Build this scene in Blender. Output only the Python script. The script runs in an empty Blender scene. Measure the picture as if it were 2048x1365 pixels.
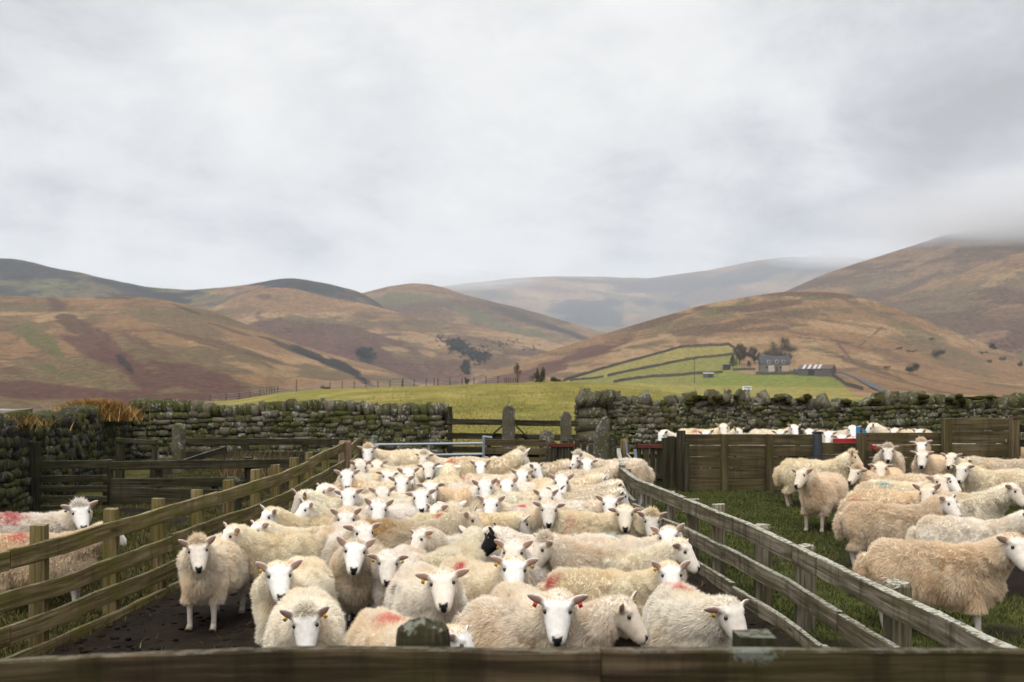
import bpy, bmesh, math, random
import numpy as np
from mathutils import Vector, Matrix, kdtree, Quaternion
R = math.radians
random.seed(11)
rng = np.random.default_rng(11)
SC = bpy.context.scene
COL = SC.collection

# ------------------------------------------------------------------ camera, sky, sun, exposure
F, HZN, CAMH = 1991.0, 797.0, 2.0      # focal length in photo pixels, horizon row, eye height
cd = bpy.data.cameras.new('camera')
cam = bpy.data.objects.new('camera', cd); COL.objects.link(cam)
cam.location = (0, 0, CAMH); cam.rotation_euler = (R(90), 0, 0)
cd.sensor_width = 36; cd.lens = 36 * F / 2048
cd.shift_y = (HZN - 682.5) / 2048
cd.clip_start = 0.05; cd.clip_end = 60000
cd.dof.use_dof = True; cd.dof.focus_distance = 8.6; cd.dof.aperture_fstop = 3.2
SC.camera = cam

SUN_EL, SUN_AZ = 58, 200               # high, behind the camera and to the left, behind cloud
world = bpy.data.worlds.new('World'); SC.world = world; world.use_nodes = True

def nd(nt, typ, ins=None, **at):
    n = nt.nodes.new('ShaderNode' + typ)
    for k, v in at.items(): setattr(n, k, v)
    for k, v in (ins or {}).items():
        s = n.inputs[k]
        if isinstance(v, bpy.types.NodeSocket): nt.links.new(v, s)
        else: s.default_value = v
    return n
def mth(nt, op, a, b=None, c=None, clamp=False):
    n = nt.nodes.new('ShaderNodeMath'); n.operation = op; n.use_clamp = clamp
    for i, v in enumerate((a, b, c)):
        if v is None: continue
        if isinstance(v, bpy.types.NodeSocket): nt.links.new(v, n.inputs[i])
        else: n.inputs[i].default_value = v
    return n.outputs[0]
def mixc(nt, f, a, b, blend='MIX'):
    n = nt.nodes.new('ShaderNodeMix'); n.data_type = 'RGBA'; n.blend_type = blend; n.clamp_factor = True
    for k, v in (('Factor_Float', f), ('A_Color', a), ('B_Color', b)):
        s = [x for x in n.inputs if x.identifier == k][0]
        if isinstance(v, bpy.types.NodeSocket): nt.links.new(v, s)
        else: s.default_value = v if k == 'Factor_Float' else (tuple(v) + (1,))[:4]
    return [x for x in n.outputs if x.identifier == 'Result_Color'][0]
def ramp(nt, fac, stops, interp='LINEAR'):
    n = nt.nodes.new('ShaderNodeValToRGB'); cr = n.color_ramp; cr.interpolation = interp
    while len(cr.elements) < len(stops): cr.elements.new(0.5)
    for e, (p, c) in zip(cr.elements, stops):
        e.position = p; e.color = (c, c, c, 1) if not hasattr(c, '__len__') else tuple(c) + (1,)
    nt.links.new(fac, n.inputs[0]); return n.outputs[0]
def noise(nt, vec, scale, detail=4, rough=0.55, dist=0.0):
    n = nd(nt, 'TexNoise', {'Scale': scale, 'Detail': detail, 'Roughness': rough, 'Distortion': dist})
    if vec is not None: nt.links.new(vec, n.inputs['Vector'])
    return n.outputs['Fac']
def mapping(nt, vec, scale=(1, 1, 1), loc=(0, 0, 0), rot=(0, 0, 0)):
    return nd(nt, 'Mapping', {'Vector': vec, 'Scale': scale, 'Location': loc, 'Rotation': rot}).outputs[0]

nt = world.node_tree; nt.nodes.clear()
tc = nd(nt, 'TexCoord').outputs['Generated']
sp = nd(nt, 'SeparateXYZ', {0: tc})
zc = mth(nt, 'MAXIMUM', sp.outputs['Z'], 0.0)
den = mth(nt, 'ADD', zc, 0.16)
cx = mth(nt, 'DIVIDE', sp.outputs['X'], den); cy = mth(nt, 'DIVIDE', sp.outputs['Y'], den)
cv = nd(nt, 'CombineXYZ', {0: cx, 1: cy, 2: 0.0}).outputs[0]
n1 = noise(nt, mapping(nt, cv, (0.80, 0.62, 1), (3.7, 1.15, 0.3)), 1.0, 6, 0.52, 0.6)
n2 = noise(nt, mapping(nt, cv, (1, 0.85, 1), (9.1, 4.0, 2.3)), 2.1, 8, 0.58, 0.5)
n3 = noise(nt, mapping(nt, tc, (1, 1, 1.7), (2.3, 0.4, 0.15)), 5.2, 10, 0.60, 0.25)
cl = mth(nt, 'ADD', mth(nt, 'MULTIPLY', n1, 0.38), mth(nt, 'ADD', mth(nt, 'MULTIPLY', n2, 0.20), mth(nt, 'MULTIPLY', n3, 0.42)))
# darker cloud bank to the right of the view, a little darker far to the left
side = mth(nt, 'MULTIPLY', mth(nt, 'MAXIMUM', mth(nt, 'SUBTRACT', sp.outputs['X'], 0.14), 0.0), 0.42)
side2 = mth(nt, 'MULTIPLY', mth(nt, 'MAXIMUM', mth(nt, 'SUBTRACT', mth(nt, 'MULTIPLY', sp.outputs['X'], -1.0), 0.22), 0.0), 0.25)
cl = mth(nt, 'SUBTRACT', mth(nt, 'SUBTRACT', cl, side), side2)
cloud = ramp(nt, cl, [(0.29, (0.345, 0.348, 0.36)), (0.375, (0.505, 0.512, 0.535)), (0.44, (0.655, 0.659, 0.668)), (0.50, (0.745, 0.745, 0.738)), (0.56, (0.80, 0.797, 0.787))])
# an overcast sky grows brighter towards the zenith (above the frame)
zen = mth(nt, 'MULTIPLY_ADD', mth(nt, 'POWER', mth(nt, 'MAXIMUM', mth(nt, 'SUBTRACT', zc, 0.36), 0.0), 1.1), 5.2, 1.0)
cloud = nd(nt, 'VectorMath', {0: cloud, 'Scale': zen}, operation='SCALE').outputs[0]
cloud10 = nd(nt, 'VectorMath', {0: cloud, 'Scale': 10.0}, operation='SCALE').outputs[0]
sky = nd(nt, 'TexSky', sky_type='NISHITA', sun_disc=False, sun_elevation=R(SUN_EL), sun_rotation=R(SUN_AZ))
skyc = mixc(nt, 0.965, sky.outputs[0], cloud10)
bg = nd(nt, 'Background', {'Color': skyc, 'Strength': 0.1})
nd(nt, 'OutputWorld', {'Surface': bg.outputs[0]})

sd = bpy.data.lights.new('sun', 'SUN'); sun = bpy.data.objects.new('sun', sd); COL.objects.link(sun)
sd.energy = 1.3; sd.angle = R(40); sd.color = (1.0, 0.94, 0.84)
sdir = Vector((math.sin(R(SUN_AZ)) * math.cos(R(SUN_EL)), math.cos(R(SUN_AZ)) * math.cos(R(SUN_EL)), math.sin(R(SUN_EL))))
sun.rotation_euler = sdir.to_track_quat('Z', 'Y').to_euler()

SC.view_settings.view_transform = 'Standard'; SC.view_settings.look = 'None'
SC.view_settings.exposure = 0.32; SC.view_settings.gamma = 1.0; SC.view_settings.use_curve_mapping = False
SC.render.engine = 'CYCLES'
cy_ = SC.cycles
cy_.use_denoising = True; cy_.max_bounces = 6; cy_.diffuse_bounces = 3; cy_.transmission_bounces = 3; cy_.volume_bounces = 2
cy_.transparent_max_bounces = 8
try: cy_.denoiser = 'OPENIMAGEDENOISE'; cy_.denoising_prefilter = 'ACCURATE'
except Exception: pass

# ------------------------------------------------------------------ helpers
def P(px, py, d):
    return np.array([(px - 1024) / F * d, d, CAMH + (HZN - py) / F * d])
def GZ(y):
    y = np.asarray(y, float)
    return np.where(y < 8, 0, np.where(y < 17, 0.04 * (y - 8), 0.36 + 0.082 * (np.minimum(y, 23) - 17)))
def gz(y): return float(GZ(y))

_lat = np.random.default_rng(5).random((64, 64, 64))
def vn3(x, y, z=0.0, seed=0):
    x, y, z = np.broadcast_arrays(np.asarray(x, float) + seed * 7.31, np.asarray(y, float) + seed * 3.17, np.asarray(z, float) + seed * 5.71)
    xi, yi, zi = np.floor(x).astype(int), np.floor(y).astype(int), np.floor(z).astype(int)
    fx, fy, fz = x - xi, y - yi, z - zi
    fx, fy, fz = [t * t * (3 - 2 * t) for t in (fx, fy, fz)]
    def L(a, b, c): return _lat[(xi + a) & 63, (yi + b) & 63, (zi + c) & 63]
    c00 = L(0, 0, 0) * (1 - fx) + L(1, 0, 0) * fx; c10 = L(0, 1, 0) * (1 - fx) + L(1, 1, 0) * fx
    c01 = L(0, 0, 1) * (1 - fx) + L(1, 0, 1) * fx; c11 = L(0, 1, 1) * (1 - fx) + L(1, 1, 1) * fx
    return (c00 * (1 - fy) + c10 * fy) * (1 - fz) + (c01 * (1 - fy) + c11 * fy) * fz
def fbm(x, y, z=0.0, seed=0, o=4):
    s, a, t = 0.0, 1.0, 0.0
    for k in range(o):
        s = s + a * vn3(np.asarray(x) * 2 ** k, np.asarray(y) * 2 ** k, np.asarray(z) * 2 ** k, seed + k); t += a; a *= 0.5
    return s / t
def sstep(a, b, x):
    t = np.clip((np.asarray(x, float) - a) / (b - a), 0, 1); return t * t * (3 - 2 * t)

def raw_mesh(name, V, Fc, smooth=False):
    """V (n,3), Fc (m,k) index array of equal-sized faces"""
    me = bpy.data.meshes.new(name); V = np.ascontiguousarray(V, np.float32); Fc = np.ascontiguousarray(Fc, np.int32)
    m, k = Fc.shape
    me.vertices.add(len(V)); me.vertices.foreach_set('co', V.ravel())
    me.loops.add(m * k); me.loops.foreach_set('vertex_index', Fc.ravel())
    me.polygons.add(m); me.polygons.foreach_set('loop_start', np.arange(0, m * k, k, dtype=np.int32))
    try: me.polygons.foreach_set('loop_total', np.full(m, k, np.int32))
    except Exception: pass
    if smooth: me.polygons.foreach_set('use_smooth', np.ones(m, bool))
    me.update(calc_edges=True); return me
def attr(me, name, data, typ):
    a = me.attributes.new(name, typ, 'POINT'); data = np.ascontiguousarray(data, np.float32)
    a.data.foreach_set({'FLOAT': 'value', 'FLOAT_VECTOR': 'vector', 'FLOAT_COLOR': 'color'}[typ], data.ravel())
def tag(o, label=None, cat=None, group=None, kind=None):
    for k, v in (('label', label), ('category', cat), ('group', group), ('kind', kind)):
        if v: o[k] = v
    return o
def link(name, me, mat=None, parent=None):
    o = bpy.data.objects.new(name, me); COL.objects.link(o)
    if mat and not me.materials: me.materials.append(mat)
    if parent is not None: o.parent = parent
    return o
def thing(name, label, cat, loc=(0, 0, 0), rz=0.0, group=None):
    o = bpy.data.objects.new(name, None); COL.objects.link(o); o.empty_display_size = 0.2
    o.location = loc; o.rotation_euler = (0, 0, rz); return tag(o, label, cat, group)

CUBE_F = [(0, 3, 2, 1), (4, 5, 6, 7), (0, 1, 5, 4), (1, 2, 6, 5), (2, 3, 7, 6), (3, 0, 4, 7)]
class MB:
    def __init__(s, origin=(0, 0, 0)):
        s.V, s.F, s.G, s.n, s.o = [], [], [], 0, np.array(origin, float)
    def add(s, V, Fc, G=None):
        V = np.asarray(V, float); s.V.append(V); s.F += [tuple(i + s.n for i in f) for f in Fc]
        s.G.append(np.asarray(G, float) if G is not None else V + rng.random(3) * 20); s.n += len(V); return s
    def box(s, c, size, ax=None, jit=0.0):
        """ax: rows are the box's x, y, z axes; grain runs along its longest side"""
        L = np.array([(-1, -1, -1), (1, -1, -1), (1, 1, -1), (-1, 1, -1), (-1, -1, 1), (1, -1, 1), (1, 1, 1), (-1, 1, 1)]) * 0.5 * np.array(size)
        if jit: L = L + rng.uniform(-jit, jit, L.shape)
        A = np.eye(3) if ax is None else np.array(ax, float)
        k = int(np.argmax(size)); g = L[:, [k, (k + 1) % 3, (k + 2) % 3]] + rng.random(3) * 30
        return s.add(np.array(c) + L @ A, CUBE_F, g)
    def bar(s, a, b, w, h, up=(0, 0, 1), jit=0.0):
        a, b = np.array(a, float), np.array(b, float); d = b - a; L = np.linalg.norm(d); x = d / L
        y = np.cross(np.array(up, float), x); y /= np.linalg.norm(y); z = np.cross(x, y)
        return s.box((a + b) / 2, (L, w, h), (x, y, z), jit)
    def rail(s, pts, h, t, jit=0.004, step=0.16):
        """a board swept along plan points; pts are its top centre line"""
        pts = np.array(pts, float); seg = np.r_[0, np.cumsum(np.linalg.norm(np.diff(pts, axis=0), axis=1))]
        m = max(3, int(seg[-1] / step)); u = np.linspace(0, seg[-1], m)
        C = np.stack([np.interp(u, seg, pts[:, k]) for k in range(3)], 1)
        T = np.gradient(C, axis=0); T[:, 2] = 0; T /= np.linalg.norm(T, axis=1)[:, None]
        N = np.stack([-T[:, 1], T[:, 0], np.zeros(m)], 1)
        b = min(0.006, t / 4)
        prof = [(-t / 2, -b), (-t / 2 + b, 0), (t / 2 - b, 0), (t / 2, -b), (t / 2, -h + b), (t / 2 - b, -h), (-t / 2 + b, -h), (-t / 2, -h + b)]
        wob = (fbm(u * 1.7, s.n * 0.13, 0, 3, 3) - 0.5) * 6 * jit; off = rng.random(3) * 40
        V, G = [], []
        for i in range(m):
            for (q, z) in prof:
                V.append(C[i] + N[i] * q + np.array([0, 0, z + wob[i] + rng.uniform(-jit, jit) * 0.5]))
                G.append((u[i], q, z))
        k = len(prof); Fc = [(i * k + j, i * k + (j + 1) % k, (i + 1) * k + (j + 1) % k, (i + 1) * k + j) for i in range(m - 1) for j in range(k)]
        Fc += [tuple(range(k))[::-1], tuple(range((m - 1) * k, m * k))]
        return s.add(V, Fc, np.array(G) + off)
    def tube(s, pts, rad, n=10, cap=True, squash=None):
        pts = np.array(pts, float); m = len(pts); rad = np.broadcast_to(np.asarray(rad, float), (m,))
        T = np.gradient(pts, axis=0); T /= np.linalg.norm(T, axis=1)[:, None] + 1e-12
        ref = np.array([1.0, 0, 0]) if abs(T[:, 0].mean()) < 0.8 else np.array([0, 1.0, 0])
        V, G = [], []; off = rng.random(3) * 30; L = 0
        for i in range(m):
            a = ref - T[i] * (ref @ T[i]); a /= np.linalg.norm(a); b = np.cross(T[i], a)
            if i: L += np.linalg.norm(pts[i] - pts[i - 1])
            for j in range(n):
                q = 2 * math.pi * j / n
                V.append(pts[i] + rad[i] * (a * math.cos(q) + b * math.sin(q))); G.append((L, rad[i] * math.cos(q), rad[i] * math.sin(q)))
        Fc = [(i * n + j, i * n + (j + 1) % n, (i + 1) * n + (j + 1) % n, (i + 1) * n + j) for i in range(m - 1) for j in range(n)]
        if cap: Fc += [tuple(range(n))[::-1], tuple(range((m - 1) * n, m * n))]
        return s.add(V, Fc, np.array(G) + off)
    def build(s, name, mat, parent=None, smooth=False):
        V = np.concatenate(s.V) - s.o; me = bpy.data.meshes.new(name); me.from_pydata(V.tolist(), [], s.F)
        attr(me, 'grain', np.concatenate(s.G), 'FLOAT_VECTOR')
        if smooth: me.polygons.foreach_set('use_smooth', np.ones(len(me.polygons), bool))
        me.update(); o = link(name, me, mat, parent)
        if parent is None: o.location = s.o
        return o

# ------------------------------------------------------------------ materials
def newmat(name, rough=0.85, spec=0.2):
    m = bpy.data.materials.new(name); m.use_nodes = True; t = m.node_tree; b = t.nodes['Principled BSDF']
    b.inputs['Roughness'].default_value = rough; b.inputs['Specular IOR Level'].default_value = spec
    return m, t, b
def setc(t, b, col):
    if isinstance(col, bpy.types.NodeSocket): t.links.new(col, b.inputs['Base Color'])
    else: b.inputs['Base Color'].default_value = tuple(col) + (1,)
def bump(t, b, h, strength=0.4, dist=0.01):
    n = nd(t, 'Bump', {'Height': h, 'Strength': strength, 'Distance': dist}); t.links.new(n.outputs[0], b.inputs['Normal'])
def pos(t): return nd(t, 'NewGeometry').outputs['Position']
def plain(name, col, rough=0.7, spec=0.3, var=0.25, sc=6.0, metal=0.0):
    m, t, b = newmat(name, rough, spec); b.inputs['Metallic'].default_value = metal
    n = noise(t, pos(t), sc, 5)
    setc(t, b, mixc(t, n, [c * (1 - var) for c in col], [min(1, c * (1 + var)) for c in col])); bump(t, b, n, 0.15, 0.004)
    return m
def wood(name, dark, light, algae=0.3, lichen=0.3, acol=(0.10, 0.11, 0.02), stain=0.3, lcol=(0.42, 0.44, 0.40), crust=None):
    m, t, b = newmat(name, 0.9, 0.12)
    g = nd(t, 'Attribute', attribute_name='grain').outputs['Vector']
    gn = noise(t, mapping(t, g, (1.6, 42, 42)), 1.0, 5, 0.6, 0.3)
    gw = noise(t, mapping(t, g, (0.8, 7, 7)), 1.0, 3, 0.5, 0.8)
    gm = mth(t, 'ADD', mth(t, 'MULTIPLY', gn, 0.6), mth(t, 'MULTIPLY', gw, 0.4))
    col = ramp(t, gm, [(0.34, [c * 0.55 for c in dark]), (0.46, dark), (0.62, light)])
    p = pos(t)
    drip = noise(t, mapping(t, p, (9, 9, 1.3)), 1.0, 4, 0.6)
    col = mixc(t, mth(t, 'MULTIPLY', ramp(t, drip, [(0.50, 0.0), (0.66, 1.0)]), stain), col, [c * 0.28 for c in dark])
    an = noise(t, p, 3.1, 5, 0.62)
    col = mixc(t, mth(t, 'MULTIPLY', ramp(t, an, [(0.42, 0.0), (0.62, 1.0)]), algae), col, acol)
    knot = nd(t, 'TexVoronoi', {'Vector': mapping(t, g, (1.3, 5, 5)), 'Scale': 1.0}).outputs['Distance']
    col = mixc(t, ramp(t, knot, [(0.05, 0.8), (0.13, 0.0)]), col, [c * 0.3 for c in dark])
    nz = nd(t, 'SeparateXYZ', {0: nd(t, 'NewGeometry').outputs['Normal']}).outputs['Z']
    ln = noise(t, p, 26, 6, 0.7)
    up = mth(t, 'MULTIPLY_ADD', mth(t, 'MAXIMUM', nz, 0.0), 0.24, -0.16)
    lf = mth(t, 'MULTIPLY', ramp(t, mth(t, 'ADD', ln, up), [(0.535, 0.0), (0.60, 1.0)]), lichen)
    col = mixc(t, lf, col, lcol)
    if crust is not None:                                             # one pale lichen crust on the timber
        dd = nd(t, 'VectorMath', {0: nd(t, 'VectorMath', {0: p, 1: crust}, operation='SUBTRACT').outputs[0], 1: (1.0, 0.6, 2.3)}, operation='MULTIPLY').outputs[0]
        dl = nd(t, 'VectorMath', {0: dd}, operation='LENGTH').outputs['Value']; cn = noise(t, p, 55, 5, 0.7)
        cm = ramp(t, mth(t, 'ADD', mth(t, 'MULTIPLY', dl, 6.5), mth(t, 'MULTIPLY_ADD', cn, 1.6, -0.8)), [(0.22, 0.9), (0.50, 0.0)])
        col = mixc(t, cm, col, mixc(t, noise(t, p, 160, 3), (0.06, 0.066, 0.052), (0.19, 0.20, 0.165)))
    setc(t, b, col); bump(t, b, mth(t, 'ADD', gn, mth(t, 'MULTIPLY', ln, 0.5)), 0.6, 0.006); return m
M = {}
M['wood_left'] = wood('wood_olive', (0.105, 0.076, 0.032), (0.26, 0.20, 0.105), 0.55, 0.15, (0.105, 0.10, 0.012), 0.35)
M['wood_right'] = wood('wood_grey', (0.10, 0.082, 0.052), (0.29, 0.255, 0.19), 0.35, 0.8, (0.075, 0.068, 0.024), 0.6, (0.38, 0.38, 0.32))
M['wood_dark'] = wood('wood_dark', (0.022, 0.018, 0.011), (0.075, 0.062, 0.040), 0.45, 0.5, (0.035, 0.038, 0.010), 0.4, (0.20, 0.20, 0.17))
M['wood_front'] = wood('wood_front', (0.036, 0.025, 0.014), (0.105, 0.076, 0.045), 0.4, 0.25, (0.040, 0.040, 0.009), 0.6, (0.20, 0.20, 0.165), tuple(P(1508, 1306, 2.98)))
M['wood_moss'] = wood('wood_mossy', (0.022, 0.018, 0.011), (0.075, 0.060, 0.040), 0.6, 0.8, (0.028, 0.031, 0.009), 0.5, (0.16, 0.165, 0.13))
M['wood_tan'] = wood('wood_tan', (0.16, 0.105, 0.062), (0.33, 0.24, 0.155), 0.12, 0.1, (0.10, 0.09, 0.02), 0.3)
M['wood_board'] = wood('wood_board', (0.062, 0.046, 0.024), (0.145, 0.112, 0.064), 0.45, 0.12, (0.060, 0.056, 0.012), 0.45)
M['steel'] = plain('galvanised_steel', (0.24, 0.27, 0.31), 0.5, 0.4, 0.2, 30, 0.35)
M['red'] = plain('red_paint', (0.34, 0.015, 0.018), 0.5, 0.4, 0.25, 20)
M['rust'] = plain('red_oxide', (0.095, 0.026, 0.018), 0.8, 0.2, 0.4, 25)
M['blue'] = plain('blue_paint', (0.02, 0.20, 0.46), 0.5, 0.4, 0.15, 20)
M['white'] = plain('white_paint', (0.75, 0.75, 0.75), 0.5, 0.4, 0.05, 3)
M['black'] = plain('dark_plastic', (0.014, 0.014, 0.016), 0.4, 0.4, 0.2, 8)

def stone_mat(name, dark, light, moss=0.6, lich=0.6, mcol=(0.052, 0.055, 0.010)):
    m, t, b = newmat(name, 0.92, 0.15); p = pos(t)
    r = nd(t, 'Attribute', attribute_name='rnd').outputs['Fac']
    n = noise(t, p, 14, 6, 0.6)
    col = mixc(t, mth(t, 'ADD', mth(t, 'MULTIPLY', r, 0.65), mth(t, 'MULTIPLY', n, 0.35)), dark, light)
    mo = mth(t, 'ADD', noise(t, p, 2.3, 5, 0.6), mth(t, 'MULTIPLY', mth(t, 'SUBTRACT', r, 0.5), -0.16))
    nz = nd(t, 'SeparateXYZ', {0: nd(t, 'NewGeometry').outputs['Normal']}).outputs['Z']
    mo = mth(t, 'ADD', mo, mth(t, 'MULTIPLY', nz, 0.06))
    col = mixc(t, mth(t, 'MULTIPLY', ramp(t, mo, [(0.42, 0.0), (0.56, 1.0)]), moss), col, mcol)
    l1 = noise(t, mapping(t, p, (1, 1, 1), (5, 3, 1)), 19, 5, 0.65)
    l2 = noise(t, mapping(t, p, (1, 1, 1), (8, 1, 4)), 2.6, 3, 0.5)
    lf = mth(t, 'MULTIPLY', ramp(t, mth(t, 'ADD', mth(t, 'MULTIPLY', l1, 0.7), mth(t, 'MULTIPLY', l2, 0.3)), [(0.55, 0.0), (0.60, 1.0)]), lich)
    col = mixc(t, lf, col, (0.36, 0.36, 0.33))
    setc(t, b, col); bump(t, b, mth(t, 'ADD', n, mth(t, 'MULTIPLY', l1, 0.6)), 0.7, 0.02); return m
M['stone'] = stone_mat('dry_stone', (0.036, 0.031, 0.020), (0.15, 0.13, 0.092), 0.85, 0.6)
M['stone_shaded_dark'] = stone_mat('shaded_dark_stone', (0.013, 0.011, 0.008), (0.045, 0.039, 0.028), 0.75, 0.25)  # darker stone; the far left wall's shade is put into this colour
M['gatestone'] = stone_mat('gate_stone', (0.050, 0.042, 0.031), (0.125, 0.108, 0.083), 0.55, 0.6)
M['core'] = plain('shade_core', (0.012, 0.011, 0.009), 1, 0, 0.2)  # near-black backing box; shade of the stone gaps put into its colour
# ------------------------------------------------------------------ terrain: ground, field, hills, air
TAN, PALE, GREEN, FGREEN = (0.168, 0.098, 0.050), (0.225, 0.143, 0.075), (0.084, 0.073, 0.031), (0.215, 0.205, 0.030)
BRACK, BROWN, HEATH, OLIVE = (0.076, 0.037, 0.028), (0.076, 0.045, 0.028), (0.015, 0.0148, 0.016), (0.106, 0.074, 0.039)
def inpoly(x, y, poly):
    c = np.zeros(np.shape(x), bool); n = len(poly)
    for i in range(n):
        (x0, y0), (x1, y1) = poly[i], poly[(i + 1) % n]
        if y0 == y1: continue
        k = ((y0 > y) != (y1 > y)) & (x < (x1 - x0) * (y - y0) / (y1 - y0) + x0); c ^= k
    return c
def terrain_mat(name, s, grass=False):
    m, t, b = newmat(name, 0.95, 0.05); p = pos(t)
    c = nd(t, 'Attribute', attribute_name='veg').outputs['Color']
    n1 = noise(t, p, s, 8, 0.68); n2 = noise(t, mapping(t, p, (1, 1, 2.2), (31, 7, 3)), s * 0.22, 6, 0.6, 0.4)
    v = mth(t, 'ADD', mth(t, 'MULTIPLY', n1, 0.65), mth(t, 'MULTIPLY', n2, 0.35))
    k = ramp(t, v, [(0.36, 0.50), (0.47, 0.90), (0.56, 1.15), (0.68, 1.3)])
    g = nd(t, 'VectorMath', {0: c, 1: k}, operation='MULTIPLY').outputs[0]
    hue = noise(t, mapping(t, p, (1, 1, 1), (3, 77, 9)), s * 0.35, 5, 0.6)
    g = mixc(t, ramp(t, hue, [(0.42, 0.0), (0.65, 0.12)]), g, nd(t, 'VectorMath', {0: g, 1: (0.80, 1.02, 0.72)}, operation='MULTIPLY').outputs[0])
    if not grass:
        sp_ = noise(t, mapping(t, p, (1, 1, 1.5), (13, 5, 2)), s * 2.2, 5, 0.72)
        g = mixc(t, ramp(t, mth(t, 'ADD', mth(t, 'MULTIPLY', sp_, 0.7), mth(t, 'MULTIPLY', n2, 0.3)), [(0.525, 0.0), (0.57, 0.85)]), g, nd(t, 'VectorMath', {0: g, 1: (0.42, 0.40, 0.42)}, operation='MULTIPLY').outputs[0])
        g = mixc(t, ramp(t, sp_, [(0.38, 0.6), (0.45, 0.0)]), g, nd(t, 'VectorMath', {0: g, 1: (1.5, 1.42, 1.3)}, operation='MULTIPLY').outputs[0])
    setc(t, b, g); bump(t, b, n1, 0.6, 0.5 / s if not grass else 0.05); return m
HILLMAT = terrain_mat('moor_grass', 0.12); HILLMAT2 = terrain_mat('far_moor', 0.045); HILLNEAR = terrain_mat('near_moor', 0.30)
FIELDMAT = terrain_mat('pasture', 1.1, True)
def hill(name, sil, D0, D1, py0, power, mat, base, patches=(), step=6, rows=90, amp=0.0, nfreq=(0.012, 3.0), seed=1, back=1.35, polys=()):
    px = np.arange(sil[0][0], sil[-1][0] + 1, step, float); sx, sy = zip(*sil)
    s0 = np.interp(px, sx, sy); k = np.ones(7) / 7
    s0 = np.convolve(np.pad(s0, 3, 'edge'), k, 'valid')
    s0 = s0 + (fbm(px * 0.03, 0, 0, seed + 9, 4) - 0.5) * 3.5
    def pyf(pxv, t):
        s = np.interp(pxv, px, s0); return py0 - (py0 - s) * np.clip(t, 0, 1) ** power
    def zf(pxv, D):
        t = (D - D0) / (D1 - D0)
        py = pyf(pxv, t)
        z = CAMH + (HZN - py) / F * D
        w = np.clip(np.sin(np.clip(t, 0, 1) * math.pi), 0, 1)
        z = z + amp * w * (fbm(pxv * nfreq[0], t * nfreq[1], 0, seed, 4) - 0.5)
        return z - np.maximum(t - 1, 0) ** 1.6 * (D1 - D0) * 0.5
    def at(pxv, pyv):
        """the point of the slope seen at that place of the photo"""
        s = float(np.interp(pxv, px, s0)); t = np.clip((py0 - pyv) / max(1e-6, py0 - s), 0.0, 1.0) ** (1 / power)
        D = D0 + (D1 - D0) * t; return np.array([(pxv - 1024) / F * D, D, float(zf(np.array(pxv, float), D))])
    t = np.r_[np.linspace(0, 1, rows), np.linspace(1, back, 10)[1:]]
    PX, T = np.meshgrid(px, t); D = D0 + (D1 - D0) * T; Z = zf(PX, D); X = (PX - 1024) / F * D
    V = np.stack([X, D, Z], -1).reshape(-1, 3); nc, nr = len(px), len(t)
    i = np.arange(nr - 1)[:, None] * nc + np.arange(nc - 1)[None]; i = i.ravel()
    me = raw_mesh(name, V, np.stack([i, i + 1, i + nc + 1, i + nc], 1), True)
    PY = HZN - (Z - CAMH) * F / D
    # vegetation, plus painted cloud shadow on the right summit, laid down by place on the hill
    E = (Z * 1.8 + D * 0.12); n1 = fbm(X * 9 / D1, E * 14 / D1, 0, seed + 20, 5); n2 = fbm(X * 50 / D1, E * 90 / D1, 0, seed + 40, 4)
    def mixin(C, col, w): return C * (1 - w[..., None]) + np.array(col) * w[..., None]
    C = np.ones(X.shape + (3,)) * np.array(base[0])
    for j, (col, thr) in enumerate(base[1:]):
        nn = fbm(X * (10 + 6 * j) / D1, E * (22 + 9 * j) / D1, 0, seed + 60 + 11 * j, 5) * 0.68 + n2 * 0.32
        C = mixin(C, col, sstep(thr, thr + 0.055, nn))
    rn = 1 - np.abs(2 * fbm(X * 14 / D1, E * 13 / D1, 0, seed + 77, 4) - 1); C = mixin(C, BROWN, 0.55 * sstep(0.90, 0.97, rn))
    for (cx0, cy0, rx, ry, rot, col, st) in patches:
        a = R(rot); dx, dy = PX - cx0, PY - cy0
        u, v = (dx * math.cos(a) + dy * math.sin(a)) / rx, (-dx * math.sin(a) + dy * math.cos(a)) / ry
        q = np.sqrt(u * u + v * v) + (n1 - 0.5) * 1.7 + (n2 - 0.5) * 1.7
        C = mixin(C, col, st * (1 - sstep(0.80, 1.04, q)))
    for (poly, col, st) in polys:
        C = mixin(C, col, st * inpoly(PX + (n2 - 0.5) * 5, PY + (n2 - 0.5) * 3, poly).astype(float))
    attr(me, 'veg', np.concatenate([C.reshape(-1, 3), np.ones((len(V), 1))], 1), 'FLOAT_COLOR')
    o = link(name, me, mat); tag(o, kind='structure'); return at
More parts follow.
